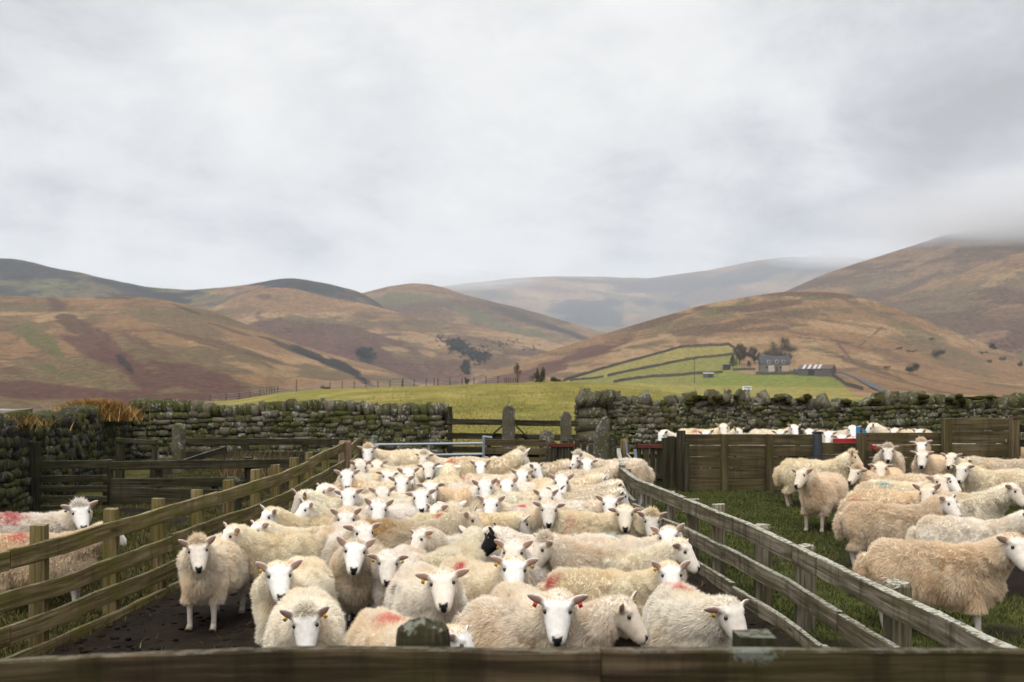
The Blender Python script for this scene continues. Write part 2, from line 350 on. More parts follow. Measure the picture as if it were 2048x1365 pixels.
# far misty ridge across the head of the valley
hill('hill', [(300, 620), (700, 600), (860, 576), (900, 571), (960, 564), (1020, 557), (1090, 553), (1200, 554), (1300, 557), (1350, 550), (1420, 540), (1500, 524), (1560, 516), (1610, 514), (1700, 516), (1800, 524), (2100, 540)],
     2600, 4600, 760, 0.9, HILLMAT2, (TAN, (BROWN, 0.52), (GREEN, 0.55)), [(1480, 555, 70, 6, -30, HEATH, .9), (1560, 540, 80, 7, -20, HEATH, .9), (1620, 540, 50, 8, -30, HEATH, .8), (1400, 575, 60, 5, -20, HEATH, .8), (1300, 570, 90, 4, 4, BRACK, .8), (1080, 575, 90, 5, 8, BRACK, .7), (1180, 562, 60, 3, 4, HEATH, .7), (1100, 600, 70, 6, 14, PALE, .8), (1250, 585, 80, 5, 8, PALE, .9), (1180, 628, 60, 22, 5, HEATH, 1), (1290, 606, 18, 7, 0, HEATH, 1), (1225, 605, 22, 7, 0, HEATH, 1), (1350, 612, 30, 8, 0, HEATH, 1), (1360, 570, 120, 12, -5, HEATH, 0.75), (1520, 545, 110, 18, -12, HEATH, 0.7), (960, 590, 60, 10, 0, HEATH, 0.5), (1450, 590, 60, 12, 0, BRACK, 0.6)], 7, 80, 90, (0.012, 3), 3)
# dark heather ridge, left
hill('hill', [(-700, 470), (-400, 495), (-150, 508), (0, 517), (50, 521), (100, 535), (170, 547), (220, 560), (300, 575), (375, 581), (450, 575), (520, 566), (560, 557), (600, 557), (650, 567), (720, 584), (745, 598), (780, 625), (830, 660), (900, 690)],
     1165, 1480, 700, 0.9, HILLMAT2, (OLIVE, (GREEN, 0.46), (HEATH, 0.50)),
     [(60, 545, 230, 22, 7, HEATH, 0.95), (20, 585, 60, 20, 0, HEATH, 0.9), (250, 575, 160, 12, 12, HEATH, 0.9), (150, 575, 40, 9, 0, HEATH, 0.8), (330, 600, 60, 12, 5, HEATH, 0.85), (120, 568, 60, 9, 10, GREEN, 0.8), (620, 573, 80, 10, 6, HEATH, 0.95), (470, 580, 60, 8, -8, TAN, 0.9), (200, 590, 60, 9, 10, GREEN, 0.7), (640, 590, 60, 5, 5, HEATH, 0.7)], 6, 80, 30, (0.012, 3), 5)
# peak behind the middle of the valley
hill('hill', [(500, 640), (640, 606), (730, 585), (780, 573), (830, 566), (870, 570), (930, 590), (1000, 607), (1080, 628), (1150, 648), (1230, 672), (1300, 700)],
     1150, 1700, 740, 0.95, HILLMAT, (TAN, (BROWN, 0.53), (GREEN, 0.56)),
     [(860, 583, 60, 3, 8, BROWN, 0.8), (850, 625, 60, 16, 10, BROWN, 0.7), (780, 612, 60, 12, 15, BROWN, 0.6), (960, 635, 70, 10, 20, GREEN, 0.8), (1060, 640, 80, 8, 18, HEATH, 0.55), (1120, 660, 50, 5, 18, HEATH, 0.7), (770, 580, 40, 2, -10, BROWN, 0.8)], 5, 80, 26, (0.015, 3), 7)
# broad tan hill, middle left, with bracken and a dark wood in the gully
midhill = hill('hill', [(150, 690), (300, 650), (430, 614), (480, 590), (520, 578), (560, 574), (600, 580), (650, 594), (720, 606), (800, 626), (870, 643), (950, 652), (1050, 672), (1130, 686), (1200, 706), (1300, 735)],
     560, 1150, 800, 0.85, HILLMAT, (TAN, (PALE, 0.52), (OLIVE, 0.55)),
     [(640, 690, 190, 38, 6, BRACK, 0.92), (760, 740, 140, 36, 10, BRACK, 0.9), (900, 740, 80, 34, 15, BRACK, 0.75), (530, 596, 22, 7, 5, BROWN, 0.95), (515, 628, 16, 12, 25, BROWN, 0.8), (548, 645, 16, 5, -40, BROWN, 0.8), (730, 708, 18, 13, 10, HEATH, 1), (640, 655, 120, 10, 8, BROWN, 0.6), (965, 690, 90, 14, 12, BROWN, 0.75), (790, 700, 30, 7, 10, PALE, 0.9), (860, 710, 25, 8, 20, PALE, 0.8), (1060, 702, 34, 9, 5, BROWN, 0.9), (980, 720, 60, 20, 10, BROWN, 0.6), (930, 692, 70, 3, 12, PALE, 0.7)], 4, 100, 18, (0.01, 2.5), 11)
# near hill, left: rough grass with bracken runs
hill('hill', [(-900, 585), (-500, 596), (-200, 592), (0, 590), (90, 597), (180, 595), (260, 592), (330, 600), (400, 615), (450, 632), (520, 660), (600, 690), (700, 720), (760, 735), (810, 752), (860, 785), (950, 850)],
     150, 640, 840, 0.62, HILLNEAR, (TAN, (OLIVE, 0.47), (PALE, 0.56)),
     [(110, 607, 32, 14, 30, BRACK, 1), (150, 650, 70, 16, 38, BROWN, 0.95), (215, 690, 65, 18, 42, BRACK, 0.85), (270, 745, 95, 24, 32, BRACK, 0.95), (400, 760, 110, 30, 14, BRACK, 0.95), (190, 700, 60, 18, 22, BRACK, 0.9), (80, 780, 170, 20, 3, BRACK, 1), (300, 800, 200, 22, 2, BRACK, 1), (60, 660, 60, 18, 30, OLIVE, 0.8), (90, 690, 50, 14, 35, GREEN, 0.9), (120, 748, 60, 9, 18, GREEN, 0.95), (200, 765, 50, 7, 30, GREEN, 0.9), (180, 740, 60, 5, 20, OLIVE, 0.8), (255, 735, 8, 34, -40, HEATH, 0.8), (290, 690, 60, 10, 25, BROWN, 0.7), (350, 640, 90, 22, 15, OLIVE, 0.85), (430, 690, 100, 5, 16, BROWN, 0.8), (520, 712, 60, 4, 18, BROWN, 0.8), (590, 700, 70, 4, 22, HEATH, 0.75), (640, 718, 60, 6, 25, HEATH, 0.9), (700, 742, 46, 9, 32, HEATH, 0.95), (460, 660, 40, 3, 18, BROWN, 0.8), (560, 745, 120, 16, 12, PALE, 0.8), (600, 770, 140, 12, 5, TAN, 0.9), (230, 595, 60, 4, 0, BROWN, 0.9), (10, 740, 70, 12, 10, BROWN, 0.7), (380, 622, 30, 3, 20, HEATH, 0.6)], 4, 150, 7, (0.012, 3), 13)
# big hill rising into the cloud, right, with its nearer spur
hill('hill', [(1300, 720), (1450, 640), (1580, 579), (1650, 548), (1720, 525), (1800, 500), (1850, 483), (1900, 468), (2048, 446), (2300, 420), (2700, 410)],
     700, 1500, 780, 0.95, HILLMAT, (TAN, (OLIVE, 0.54), (BROWN, 0.55)),
     [(1740, 590, 70, 12, -10, BROWN, 0.9), (1850, 560, 130, 10, -24, BROWN, 0.8), (1900, 510, 120, 10, -18, BROWN, 0.7), (2000, 466, 170, 16, -8, (0.075, 0.055, 0.04), 1), (1760, 565, 60, 14, -20, OLIVE, 0.8), (1680, 560, 50, 4, -25, BROWN, 0.7), (1850, 520, 110, 8, -22, PALE, 0.6)], 5, 90, 24, (0.012, 3), 17)  # dark summit patch: heather with the cloud's shadow painted into its colour
hill('hill', [(1560, 680), (1680, 622), (1740, 610), (1800, 592), (1880, 568), (1960, 532), (2048, 503), (2200, 468), (2500, 430)],
     640, 1080, 770, 0.95, HILLMAT, (TAN, (OLIVE, 0.48), (BROWN, 0.54)),
     [(2020, 690, 120, 24, -10, BRACK, 0.95), (1980, 640, 90, 16, -8, BROWN, 0.7), (2030, 590, 60, 12, 20, BRACK, 0.6), (1850, 610, 120, 12, -12, OLIVE, 0.7), (2000, 560, 60, 9, -25, PALE, 0.6), (1900, 665, 60, 12, 20, BROWN, 0.7)], 5, 80, 18, (0.014, 3), 19)
# domed hill above the farm, right
FARM_FIELDS = [([(1120, 768), (1160, 753), (1200, 741), (1260, 724), (1300, 713), (1360, 697), (1462, 692), (1474, 712), (1484, 752), (1130, 790)], (0.185, 0.155, 0.044), 0.95),
               ([(1130, 790), (1150, 765), (1215, 754), (1300, 737), (1380, 720), (1474, 711), (1484, 752), (1450, 790)], (0.150, 0.140, 0.036), 0.95),
               ([(1395, 768), (1420, 752), (1500, 749), (1600, 750), (1665, 756), (1690, 775), (1400, 778)], (0.125, 0.140, 0.026), 0.95),
               ([(1200, 792), (1240, 766), (1420, 772), (1690, 776), (1712, 792)], (0.20, 0.170, 0.044), 0.95)]
dome = hill('hill', [(880, 800), (940, 764), (1000, 737), (1100, 701), (1200, 671), (1300, 641), (1400, 612), (1500, 593), (1560, 585), (1640, 582), (1700, 590), (1760, 606), (1850, 641), (1950, 681), (2048, 716), (2300, 800)],
     160, 650, 794, 2.04, HILLNEAR, (TAN, (PALE, 0.53), (OLIVE, 0.58)),
     [(1180, 705, 120, 18, -16, BRACK, 0.95), (1080, 745, 100, 16, -12, BRACK, 0.9), (1300, 680, 90, 7, -14, PALE, 0.9), (1060, 725, 90, 4, -12, PALE, 0.7), (1330, 640, 80, 9, -18, BROWN, 0.9), (1400, 640, 110, 14, -14, OLIVE, 0.9), (1440, 622, 60, 9, -14, GREEN, 0.8), (1420, 660, 110, 10, -10, BROWN, 0.85), (1540, 610, 100, 8, -8, BROWN, 0.9), (1620, 590, 110, 6, 2, BROWN, 0.9), (1620, 598, 30, 4, 2, GREEN, 0.8), (1560, 630, 60, 7, -5, BROWN, 0.6), (1500, 660, 90, 5, -4, BROWN, 0.7), (1790, 640, 90, 5, 22, OLIVE, 0.9), (1850, 680, 100, 8, 24, GREEN, 0.55), (1900, 720, 110, 20, 22, OLIVE, 0.7), (1640, 700, 50, 7, 15, GREEN, 0.7), (1700, 720, 70, 5, 18, BROWN, 0.8), (1760, 745, 80, 4, 18, BROWN, 0.8), (1830, 770, 100, 3, 14, BROWN, 0.7), (1640, 680, 70, 3, 6, BROWN, 0.9), (1690, 705, 30, 4, 50, BROWN, 0.8), (1740, 675, 40, 2, -40, BROWN, 0.8), (1640, 640, 140, 2, 8, BROWN, 0.6), (1800, 700, 60, 8, 20, TAN, 0.8), (1600, 760, 130, 8, 3, (0.16, 0.145, 0.035), 0.7)],
     3, 170, 1.2, (0.02, 6), 23, 1.4, FARM_FIELDS)
# pasture behind the wall
cpx = np.arange(-700, 2700, 14.0)
crest = np.interp(cpx, [-700, 300, 400, 480, 560, 640, 760, 900, 1000, 1130, 1220, 1300, 1380, 1500, 1700, 1900, 2700], [832, 815, 806, 799, 786, 779, 776, 771, 767, 764, 768, 776, 785, 789, 793, 802, 820])
fD = np.r_[np.linspace(21.3, 60, 60), np.linspace(61, 112, 50), np.linspace(114, 190, 24)]
PX, D = np.meshgrid(cpx, fD); zc_ = CAMH + (HZN - crest) / F * 112; z0 = gz(22.5)
tt = np.clip((D - 22) / 90, 0, 1); Z = z0 + (zc_[None] - z0) * (1.25 * tt - 0.25 * tt ** 3) - np.maximum(D - 112, 0) ** 1.35 * 0.03
X = (PX - 1024) / F * D; Z = Z + (fbm(X * 0.4, D * 0.4, 0, 31) - 0.5) * 0.10 * np.clip((D - 22) / 10, 0, 1)
V = np.stack([X, D, Z], -1).reshape(-1, 3); nc = len(cpx); i = (np.arange(len(fD) - 1)[:, None] * nc + np.arange(nc - 1)[None]).ravel()
me = raw_mesh('field', V, np.stack([i, i + 1, i + nc + 1, i + nc], 1), True)
q = fbm(X * 0.10, D * 0.10, 0, 33, 4); q2 = fbm(X * 0.5, D * 0.09, 0, 37, 3); w = sstep(0.42, 0.60, q)[..., None]; w2 = (0.85 * sstep(0.47, 0.60, q2))[..., None]
C = np.array((0.165, 0.143, 0.033)) * (1 - w) + np.array((0.215, 0.176, 0.052)) * w; C = C * (1 - w2) + np.array((0.128, 0.118, 0.026)) * w2
lm = sstep(420, 330, PX + (q2 - 0.5) * 120)[..., None]; C = C * (1 - lm) + np.array(TAN) * 0.9 * lm
attr(me, 'veg', np.concatenate([C.reshape(-1, 3), np.ones((len(V), 1))], 1), 'FLOAT_COLOR')
tag(link('field', me, FIELDMAT), kind='structure')
def field_z(px, d):
    zc0 = CAMH + (HZN - float(np.interp(px, cpx, crest))) / F * 112; t = min(1, max(0, (d - 22) / 90))
    return z0 + (zc0 - z0) * (1.25 * t - 0.25 * t ** 3) - max(d - 112, 0) ** 1.35 * 0.03
# valley floor: one sheet to the horizon, below everything
gx = np.r_[-30000, -6000, -2000, -600, -200, 200, 600, 2000, 6000, 30000].astype(float); gy = np.r_[-30000, -3000, -300, 150, 400, 1200, 4000, 12000, 40000].astype(float)
XX, YY = np.meshgrid(gx, gy); V = np.stack([XX, YY, np.full(XX.shape, -9.0)], -1).reshape(-1, 3); nc = len(gx)
i = (np.arange(len(gy) - 1)[:, None] * nc + np.arange(nc - 1)[None]).ravel(); me = raw_mesh('ground', V, np.stack([i, i + 1, i + nc + 1, i + nc], 1))
attr(me, 'veg', np.tile(np.array([0.2, 0.14, 0.07, 1]), (len(V), 1)), 'FLOAT_COLOR'); tag(link('ground', me, HILLMAT), kind='structure')

# pens: plan lines of the two fences (x at depth y)
LF = np.array([(-4.75, 0.5), (-4.35, 3.0), (-4.07, 5.0), (-3.80, 7.0), (-3.67, 7.9), (-3.53, 8.9), (-3.41, 9.75), (-3.28, 10.6), (-3.06, 12.0), (-2.96, 13.2), (-2.93, 14.4), (-2.92, 15.8), (-2.90, 17.3)])
RF = np.array([(2.45, 2.0), (2.45, 3.6), (2.44, 4.9), (2.43, 5.85), (2.38, 6.9), (2.36, 8.2), (2.18, 9.6), (1.93, 11.1), (1.70, 12.2), (1.58, 13.1), (1.58, 14.2), (1.68, 15.6), (1.82, 17.0)])
def xl(y): return np.interp(y, LF[:, 1], LF[:, 0])
def xr(y): return np.interp(y, RF[:, 1], RF[:, 0])
gx = np.arange(-16, 16.01, 0.11); gy = np.arange(-3, 24.5, 0.11); XX, YY = np.meshgrid(gx, gy)
pen = sstep(-0.25, 0.15, XX - xl(YY)) * sstep(-0.25, 0.15, xr(YY) - XX) * (YY < 17.5)
ZZ = GZ(YY) + (fbm(XX * 1.2, YY * 1.2, 0, 41) - 0.5) * 0.10 + (fbm(XX * 5, YY * 5, 0, 43) - 0.5) * 0.05
nn = fbm(XX * 0.9, YY * 0.9, 0, 45, 5); n5 = fbm(XX * 4, YY * 4, 0, 47, 4)
gr = np.clip(sstep(0.40, 0.55, nn * 0.6 + n5 * 0.4 + np.where(XX > 0, -0.01, 0.02)), 0, 1)
trod = sstep(2.0, 3.6, XX - xr(YY)) * (1 - sstep(13.2, 14.6, YY)) + (XX > xr(YY)) * (1 - sstep(7.2, 8.4, YY)) * 0.6
gr = gr * (1 - 0.8 * np.clip(trod, 0, 1)); gr = np.where(XX > xr(YY), np.clip(gr + 0.8 * sstep(10.5, 12.5, YY) * (1 - sstep(3.6, 5.0, XX)), 0, 1), gr)
gr = gr * (1 - pen) * (1 - 0.75 * ((XX > -3.0) & (XX < 1.8) & (YY > 17)))
mud = np.array((0.017, 0.0125, 0.009)) * (1 + 0.8 * (n5 - 0.5))[..., None]
gc = np.where((XX > 0)[..., None], np.array((0.042, 0.048, 0.013)), np.array((0.055, 0.052, 0.015))) * (0.7 + 0.7 * n5)[..., None]
C = mud * (1 - gr[..., None]) + gc * gr[..., None]
V = np.stack([XX, YY, ZZ], -1).reshape(-1, 3); nc = len(gx); i = (np.arange(len(gy) - 1)[:, None] * nc + np.arange(nc - 1)[None]).ravel()
me = raw_mesh('pen_ground', V, np.stack([i, i + 1, i + nc + 1, i + nc], 1), True)
attr(me, 'veg', np.concatenate([C.reshape(-1, 3), np.ones((len(V), 1))], 1), 'FLOAT_COLOR')
tag(link('pen_ground', me, terrain_mat('pen_soil', 7, True)), kind='structure')
# short grass in the side pens: blades
def blades(name, pts, L, W, col, lean=0.5, seed=3, kind='stuff', label=None, cat=None):
    r = np.random.default_rng(seed); n = len(pts); a = r.uniform(0, 2 * np.pi, n); l = L * r.uniform(0.5, 1.4, n)
    ax = np.stack([np.cos(a), np.sin(a), np.zeros(n)], 1); b = r.uniform(0, 2 * np.pi, n)
    tip = pts + np.stack([np.cos(b) * lean * l * r.random(n), np.sin(b) * lean * l * r.random(n), l], 1)
    mid = pts * 0.5 + tip * 0.5 + np.array([0, 0, 1]) * (l * 0.12)[:, None]; w = (W * r.uniform(0.7, 1.3, n))[:, None]
    V = np.stack([pts - ax * w, pts + ax * w, mid + ax * w * 0.7, mid - ax * w * 0.7, tip, tip], 1)[:, :5].reshape(-1, 3)
    i = np.arange(n)[:, None] * 5
    tri = np.concatenate([i + np.array([[0, 1, 2]]), i + np.array([[0, 2, 3]]), i + np.array([[3, 2, 4]])], 0)
    me = raw_mesh(name, V, tri); attr(me, 'rnd', np.repeat(r.random(n), 5), 'FLOAT')
    m, t, bs = newmat(name + '_leaf', 0.8, 0.15); rr = nd(t, 'Attribute', attribute_name='rnd').outputs['Fac']
    k = mth(t, 'ADD', mth(t, 'MULTIPLY', rr, 0.6), mth(t, 'MULTIPLY', noise(t, pos(t), 1.4, 4), 0.4))
    setc(t, bs, ramp(t, k, [(0.2, col[0]), (0.55, col[1]), (0.85, col[2])]))
    return tag(link(name, me, m), label, cat, kind=kind)
k = rng.random((900000, 2)); gxx = k[:, 0] * 15 - 6.8; gyy = k[:, 1] * 14.5 + 5.2
iy = ((gyy + 3) / 0.11).astype(int); ix = ((gxx + 16) / 0.11).astype(int)
keep = (rng.random(len(k)) < gr[iy, ix] * 0.9) & (abs(gxx) < 0.56 * gyy + 0.5)
gp = np.stack([gxx, gyy, ZZ[iy, ix] - 0.01], 1)[keep]; rt = gp[:, 0] > 0
blades('grass', gp[rt][:110000], 0.042, 0.005, ((0.026, 0.034, 0.009), (0.066, 0.080, 0.018), (0.15, 0.132, 0.042)), 0.9, 4)
blades('grass', gp[~rt][:90000], 0.055, 0.005, ((0.030, 0.030, 0.009), (0.068, 0.064, 0.017), (0.15, 0.12, 0.045)), 0.9, 5)
k = rng.random((60000, 2)); fx = -3.2 + k[:, 0] * 6.5; fy = 22.4 + k[:, 1] ** 2.2 * 75; fx = fx * fy / 22.0
fp = np.stack([fx, fy, [field_z(1024 + a / b_ * F, b_) - 0.01 for a, b_ in zip(fx, fy)]], 1)
blades('grass', fp, 0.06, 0.010, ((0.17, 0.145, 0.033), (0.23, 0.19, 0.048), (0.31, 0.25, 0.08)), 1.6, 6)

k = rng.random((1500, 2)); sy = 5.0 + k[:, 1] * 12; sx_ = xl(sy) + 0.1 + k[:, 0] * (xr(sy) - xl(sy) - .2); sp_ = np.stack([sx_, sy, GZ(sy) + .03], 1)
blades('straw', sp_, 0.03, 0.004, ((0.03, 0.022, 0.012), (0.07, 0.05, 0.026), (0.15, 0.11, 0.055)), 3.5, 15)
# ------------------------------------------------------------------ dry stone walls
_g = np.array([(x, y, z) for x in (-1, 0, 1) for y in (-1, 0, 1) for z in (-1, 0, 1) if (x, y, z) != (0, 0, 0)], float)
_id = {tuple(v): i for i, v in enumerate(_g.astype(int).tolist())}
def _cubef():
    fs = []
    for ax in range(3):
        for s in (-1, 1):
            o = [a for a in range(3) if a != ax]
            for a in (-1, 0):
                for b in (-1, 0):
                    q = []
                    for (i, j) in ((0, 0), (1, 0), (1, 1), (0, 1)):
                        v = [0, 0, 0]; v[ax] = s; v[o[0]] = a + i; v[o[1]] = b + j; q.append(_id[tuple(v)])
                    fs.append(q if s * (1 if ax != 1 else -1) > 0 else q[::-1])
    return np.array(fs)
STONE_F = _cubef()
def stones(cent, size, ax, rnd_=None, jit=0.15, rounding=0.92):
    """cent (n,3) size (n,3) ax (n,3,3): irregular rounded blocks"""
    n = len(cent); L = np.linalg.norm(_g, axis=1, keepdims=True); T = _g * (rounding + (1 - rounding) / L) * np.where(L > 1.7, 0.965, 1.0)
    V = np.tile(T[None], (n, 1, 1)) + rng.uniform(-jit, jit, (n, 26, 3))
    sh = 1 + rng.uniform(-0.22, 0.22, (n, 1, 1)) * V[:, :, 2:3]; V[:, :, 0:1] *= sh
    V = V * np.array(size)[:, None, :] * 0.5
    V = np.einsum('nvi,nij->nvj', V, np.array(ax)) + np.array(cent)[:, None, :]
    Fc = (STONE_F[None] + (np.arange(n) * 26)[:, None, None]).reshape(-1, 4)
    r = np.repeat(rng.random(n) if rnd_ is None else rnd_, 26)
    return V.reshape(-1, 3), Fc, r
def stone_obj(name, parts, mat, parent, label=None):
    Vs, Fs, Rs, o = [], [], [], 0
    for V, Fc, r in parts: Vs.append(V); Fs.append(Fc + o); Rs.append(r); o += len(V)
    me = raw_mesh(name, np.concatenate(Vs), np.concatenate(Fs)); attr(me, 'rnd', np.concatenate(Rs), 'FLOAT')
    ob = link(name, me, mat, parent)
    if label: ob['label'] = label
    return ob
def axes(dirv, tilt=0.0, roll=0.0, yaw=0.0):
    x = np.array(dirv, float); z = np.array([0, 0, 1.0]); y = np.cross(z, x)
    A = np.stack([x, y, z]); c, s = math.cos(tilt), math.sin(tilt); A = np.array([[c, 0, s], [0, 1, 0], [-s, 0, c]]) @ A
    c, s = math.cos(yaw), math.sin(yaw); A = np.array([[c, s, 0], [-s, c, 0], [0, 0, 1]]) @ A
    return A
def dry_wall(label, a, b, zb, ztop, cope, mat, thick=0.5, rubble=(0.10, 0.34), course=(0.07, 0.16), cope_h=0.26, lean=0.2, seed=0, flat=True):
    root = thing('dry_stone_wall', label, 'stone wall', (0, 0, 0))
    a, b = np.array(a, float), np.array(b, float); L = np.linalg.norm(b - a); d = np.array([*(b - a) / L, 0]); nrm = np.array([d[1], -d[0], 0.0])
    if nrm[1] > 0: nrm = -nrm
    zt = lambda u: ztop[0] + (ztop[1] - ztop[0]) * u / L + 0.05 * math.sin(u * 1.7 + seed)
    C, S, A = [], [], []
    hmax = max(ztop) - zb - cope_h
    for side in (1, -1):
        z = zb - 0.05
        while z < zb + hmax + 0.1:
            h = random.uniform(*course); u = -random.random() * 0.2
            while u < L:
                w = random.uniform(*rubble) * (1.0 if flat else random.uniform(0.7, 1.1)); hh = h * random.uniform(0.85, 1.35)
                f = (z - zb) / hmax; off = (thick / 2 - 0.10) * (1.12 - 0.24 * f) + random.uniform(-0.035, 0.035)
                um = u + w / 2; zz = z + h / 2 + 0.05 * math.sin(um * 0.9 + z * 3 + seed) + random.uniform(-0.015, 0.015)
                if 0 <= um <= L and zz < zt(um) - cope_h + 0.02:
                    p = a + (b - a) / L * um; C.append([p[0] + nrm[0] * off * side, p[1] + nrm[1] * off * side, zz])
                    S.append([w * 1.02, 0.24, hh]); A.append(axes(d, random.uniform(-0.10, 0.10) * (1 if flat else 2.5), 0, random.uniform(-0.1, 0.1)))
                u += w
            z += h * 0.97
    stone_obj('stonework', [stones(C, S, A)], mat, root)
    C, S, A = [], [], []; u = 0.0
    while u < L:
        if cope == 'slab': w = random.uniform(0.075, 0.17); h = cope_h * random.uniform(0.9, 1.2)
        else: w = random.uniform(0.09, 0.24); h = cope_h * random.uniform(0.5, 1.5)
        um = u + w / 2; p = a + (b - a) / L * um
        C.append([p[0], p[1], zt(um) - cope_h / 2 + (h - cope_h) * 0.5 - 0.02]); S.append([w * 1.06, thick * random.uniform(0.8, 1.0), h * 1.1])
        A.append(axes(d, lean * random.uniform(0.2, 1.5) if cope == 'slab' else random.uniform(-0.55, 0.55), 0, random.uniform(-0.3, 0.3))); u += w * 0.98
    stone_obj('coping', [stones(C, S, A, jit=0.10, rounding=0.72) if cope == 'slab' else stones(C, S, A, jit=0.22, rounding=0.88)], mat, root)
    mb = MB(); m = (a + b) / 2; H = min(ztop) - cope_h - 0.06 - zb
    mb.box((m[0], m[1], zb + H / 2), (L - 0.1, thick * 0.5, H), (d, np.array([-d[1], d[0], 0]), (0, 0, 1))); mb.build('shade_core', M['core'], root)
    return root
zw = gz(21.5)
pl, pr = P(262, 803, 21.6), P(893, 806, 21.6)
dry_wall('mossy dry stone wall with slanting upright coping slabs, left of the wooden field gate', pl[:2], pr[:2], zw - 0.1, (pl[2], pr[2]), 'slab', M['stone'], 0.55, seed=1)
pl, pr = P(1158, 790, 22.3), P(2190, 800, 22.3)
rw = dry_wall('long dry stone wall of rough stones behind the boarded pen, right of the field gate', pl[:2], pr[:2], zw, (pl[2] + 0.02, pr[2] + 0.02), 'rough', M['stone'], 0.6, (0.09, 0.30), (0.08, 0.17), 0.22, seed=2, flat=False)
# big quoins at the wall's gate end, rounded at the top
C, S, A = [], [], []
zq = zw
for k, (x0, x1, h) in enumerate(((1150, 1212, 0.30), (1152, 1206, 0.26), (1150, 1214, 0.28), (1154, 1210, 0.24), (1152, 1212, 0.26))):
    p0, p1 = P(x0, 800, 22.2), P(x1, 800, 22.2); C.append([(p0[0] + p1[0]) / 2, 22.16, zq + h / 2]); S.append([p1[0] - p0[0], 0.75, h * 1.05]); A.append(axes((1, 0, 0), 0.02)); zq += h
for k in range(5):
    p0 = P(1166 + k * 13, 793 - k * 1.6, 22.1); C.append([p0[0], 22.1, p0[2] - 0.10]); S.append([0.17, 0.7, 0.36]); A.append(axes((1, 0, 0), -0.75 + 0.15 * k))
stone_obj('quoin_stack', [stones(C, S, A, jit=0.07, rounding=0.8)], M['gatestone'], rw)
# moss cushions on the coping
C, S, A = [], [], []
for px in [random.gauss(1425, 34) for _ in range(11)] + [random.gauss(1600, 24) for _ in range(6)] + [random.gauss(1900, 60) for _ in range(8)] + [1690, 1845]:
    p = P(px, 792 + random.uniform(0, 16), 22.05); C.append(p); S.append([random.uniform(.10, .26), .35, random.uniform(.06, .13)]); A.append(axes((1, 0, 0), random.uniform(-.3, .3)))
MOSS = plain('moss', (0.030, 0.027, 0.007), 1, 0, 0.6, 18)
stone_obj('moss_cushion', [stones(C, S, A, jit=0.2, rounding=0.4)], MOSS, rw)
pl, pr = (-8.45, 21.3), (-6.7, 8.2)
dry_wall('shaded dry stone wall at far left, topped with orange dead grass', pl, pr, 0.2, (1.78, 1.62), 'rough', M['stone_shaded_dark'], 0.6, (0.09, 0.30), (0.08, 0.17), 0.2, seed=3, flat=False)
# dead grass growing on that wall
def tuft(cx, cy, cz, rx, ry, n, L): 
    a = rng.normal(0, 1, (n, 2)) * np.array([rx, ry]) * 0.5; return np.stack([cx + a[:, 0], cy + a[:, 1], cz + np.maximum(0, 0.12 - (a ** 2).sum(1) * 0.3)], 1), L
T = []
for (px, py, d, rx, ry, n, L) in ((193, 834, 19.5, .55, .5, 4200, .26), (122, 848, 17.5, .3, .3, 260, .14), (40, 852, 15.0, .4, .5, 420, .13), (232, 832, 20.4, .3, .3, 700, .14)):
    c = P(px, py, d); T.append((*tuft(c[0], c[1], c[2] - 0.08, rx, ry, n, L), n))
for pts, L, n in T[:1]: blades('dead_grass', pts, L, 0.008, ((0.075, 0.058, 0.012), (0.28, 0.145, 0.040), (0.52, 0.30, 0.10)), 1.3, 8, None, 'large clump of orange dead grass growing over the far left wall', 'grass clump')
for (pts, L, n), s in zip(T[1:], (9, 10, 11)): blades('dead_grass', pts, L, 0.008, ((0.055, 0.045, 0.010), (0.17, 0.105, 0.030), (0.42, 0.24, 0.08)), 1.3, s)
k = rng.random((900, 2)); pts = np.array([P(440 + a * 150, 955, 17.6 + b * 1.6) for a, b in k]); pts[:, 2] = GZ(pts[:, 1])
blades('dry_rushes', pts, 0.45, 0.005, ((0.05, 0.035, 0.016), (0.13, 0.09, 0.042), (0.26, 0.19, 0.10)), 0.7, 12)

# ------------------------------------------------------------------ fences of the main pen
def sq_post(mb, x, y, h, w=0.10, z=None, tilt=0.0, rz=0.0, top=0.0):
    z = gz(y) if z is None else z
    c, s = math.cos(rz), math.sin(rz); n = 5; V, G = [], []
    off = rng.random(3) * 30
    for k in range(n + 1):
        t = k / n; hh = h * t
        for (a, b) in ((-1, -1), (1, -1), (1, 1), (-1, 1)):
            q = w / 2 * (0.96 if k == n else 1) * (1 + rng.uniform(-0.03, 0.03)); lx, ly = a * q, b * q
            V.append((x + lx * c - ly * s + tilt * hh, y + lx * s + ly * c, z - 0.15 * (1 - t) + hh + (top * a if k == n else 0) + (rng.uniform(-.005, .005) if k == n else 0)))
            G.append((hh, lx, ly))
    Fc = [(4 * k + j, 4 * k + (j + 1) % 4, 4 * k + 4 + (j + 1) % 4, 4 * k + 4 + j) for k in range(n) for j in range(4)] + [(3, 2, 1, 0), (4 * n, 4 * n + 1, 4 * n + 2, 4 * n + 3)]
    return mb.add(V, Fc, np.array(G) + off)
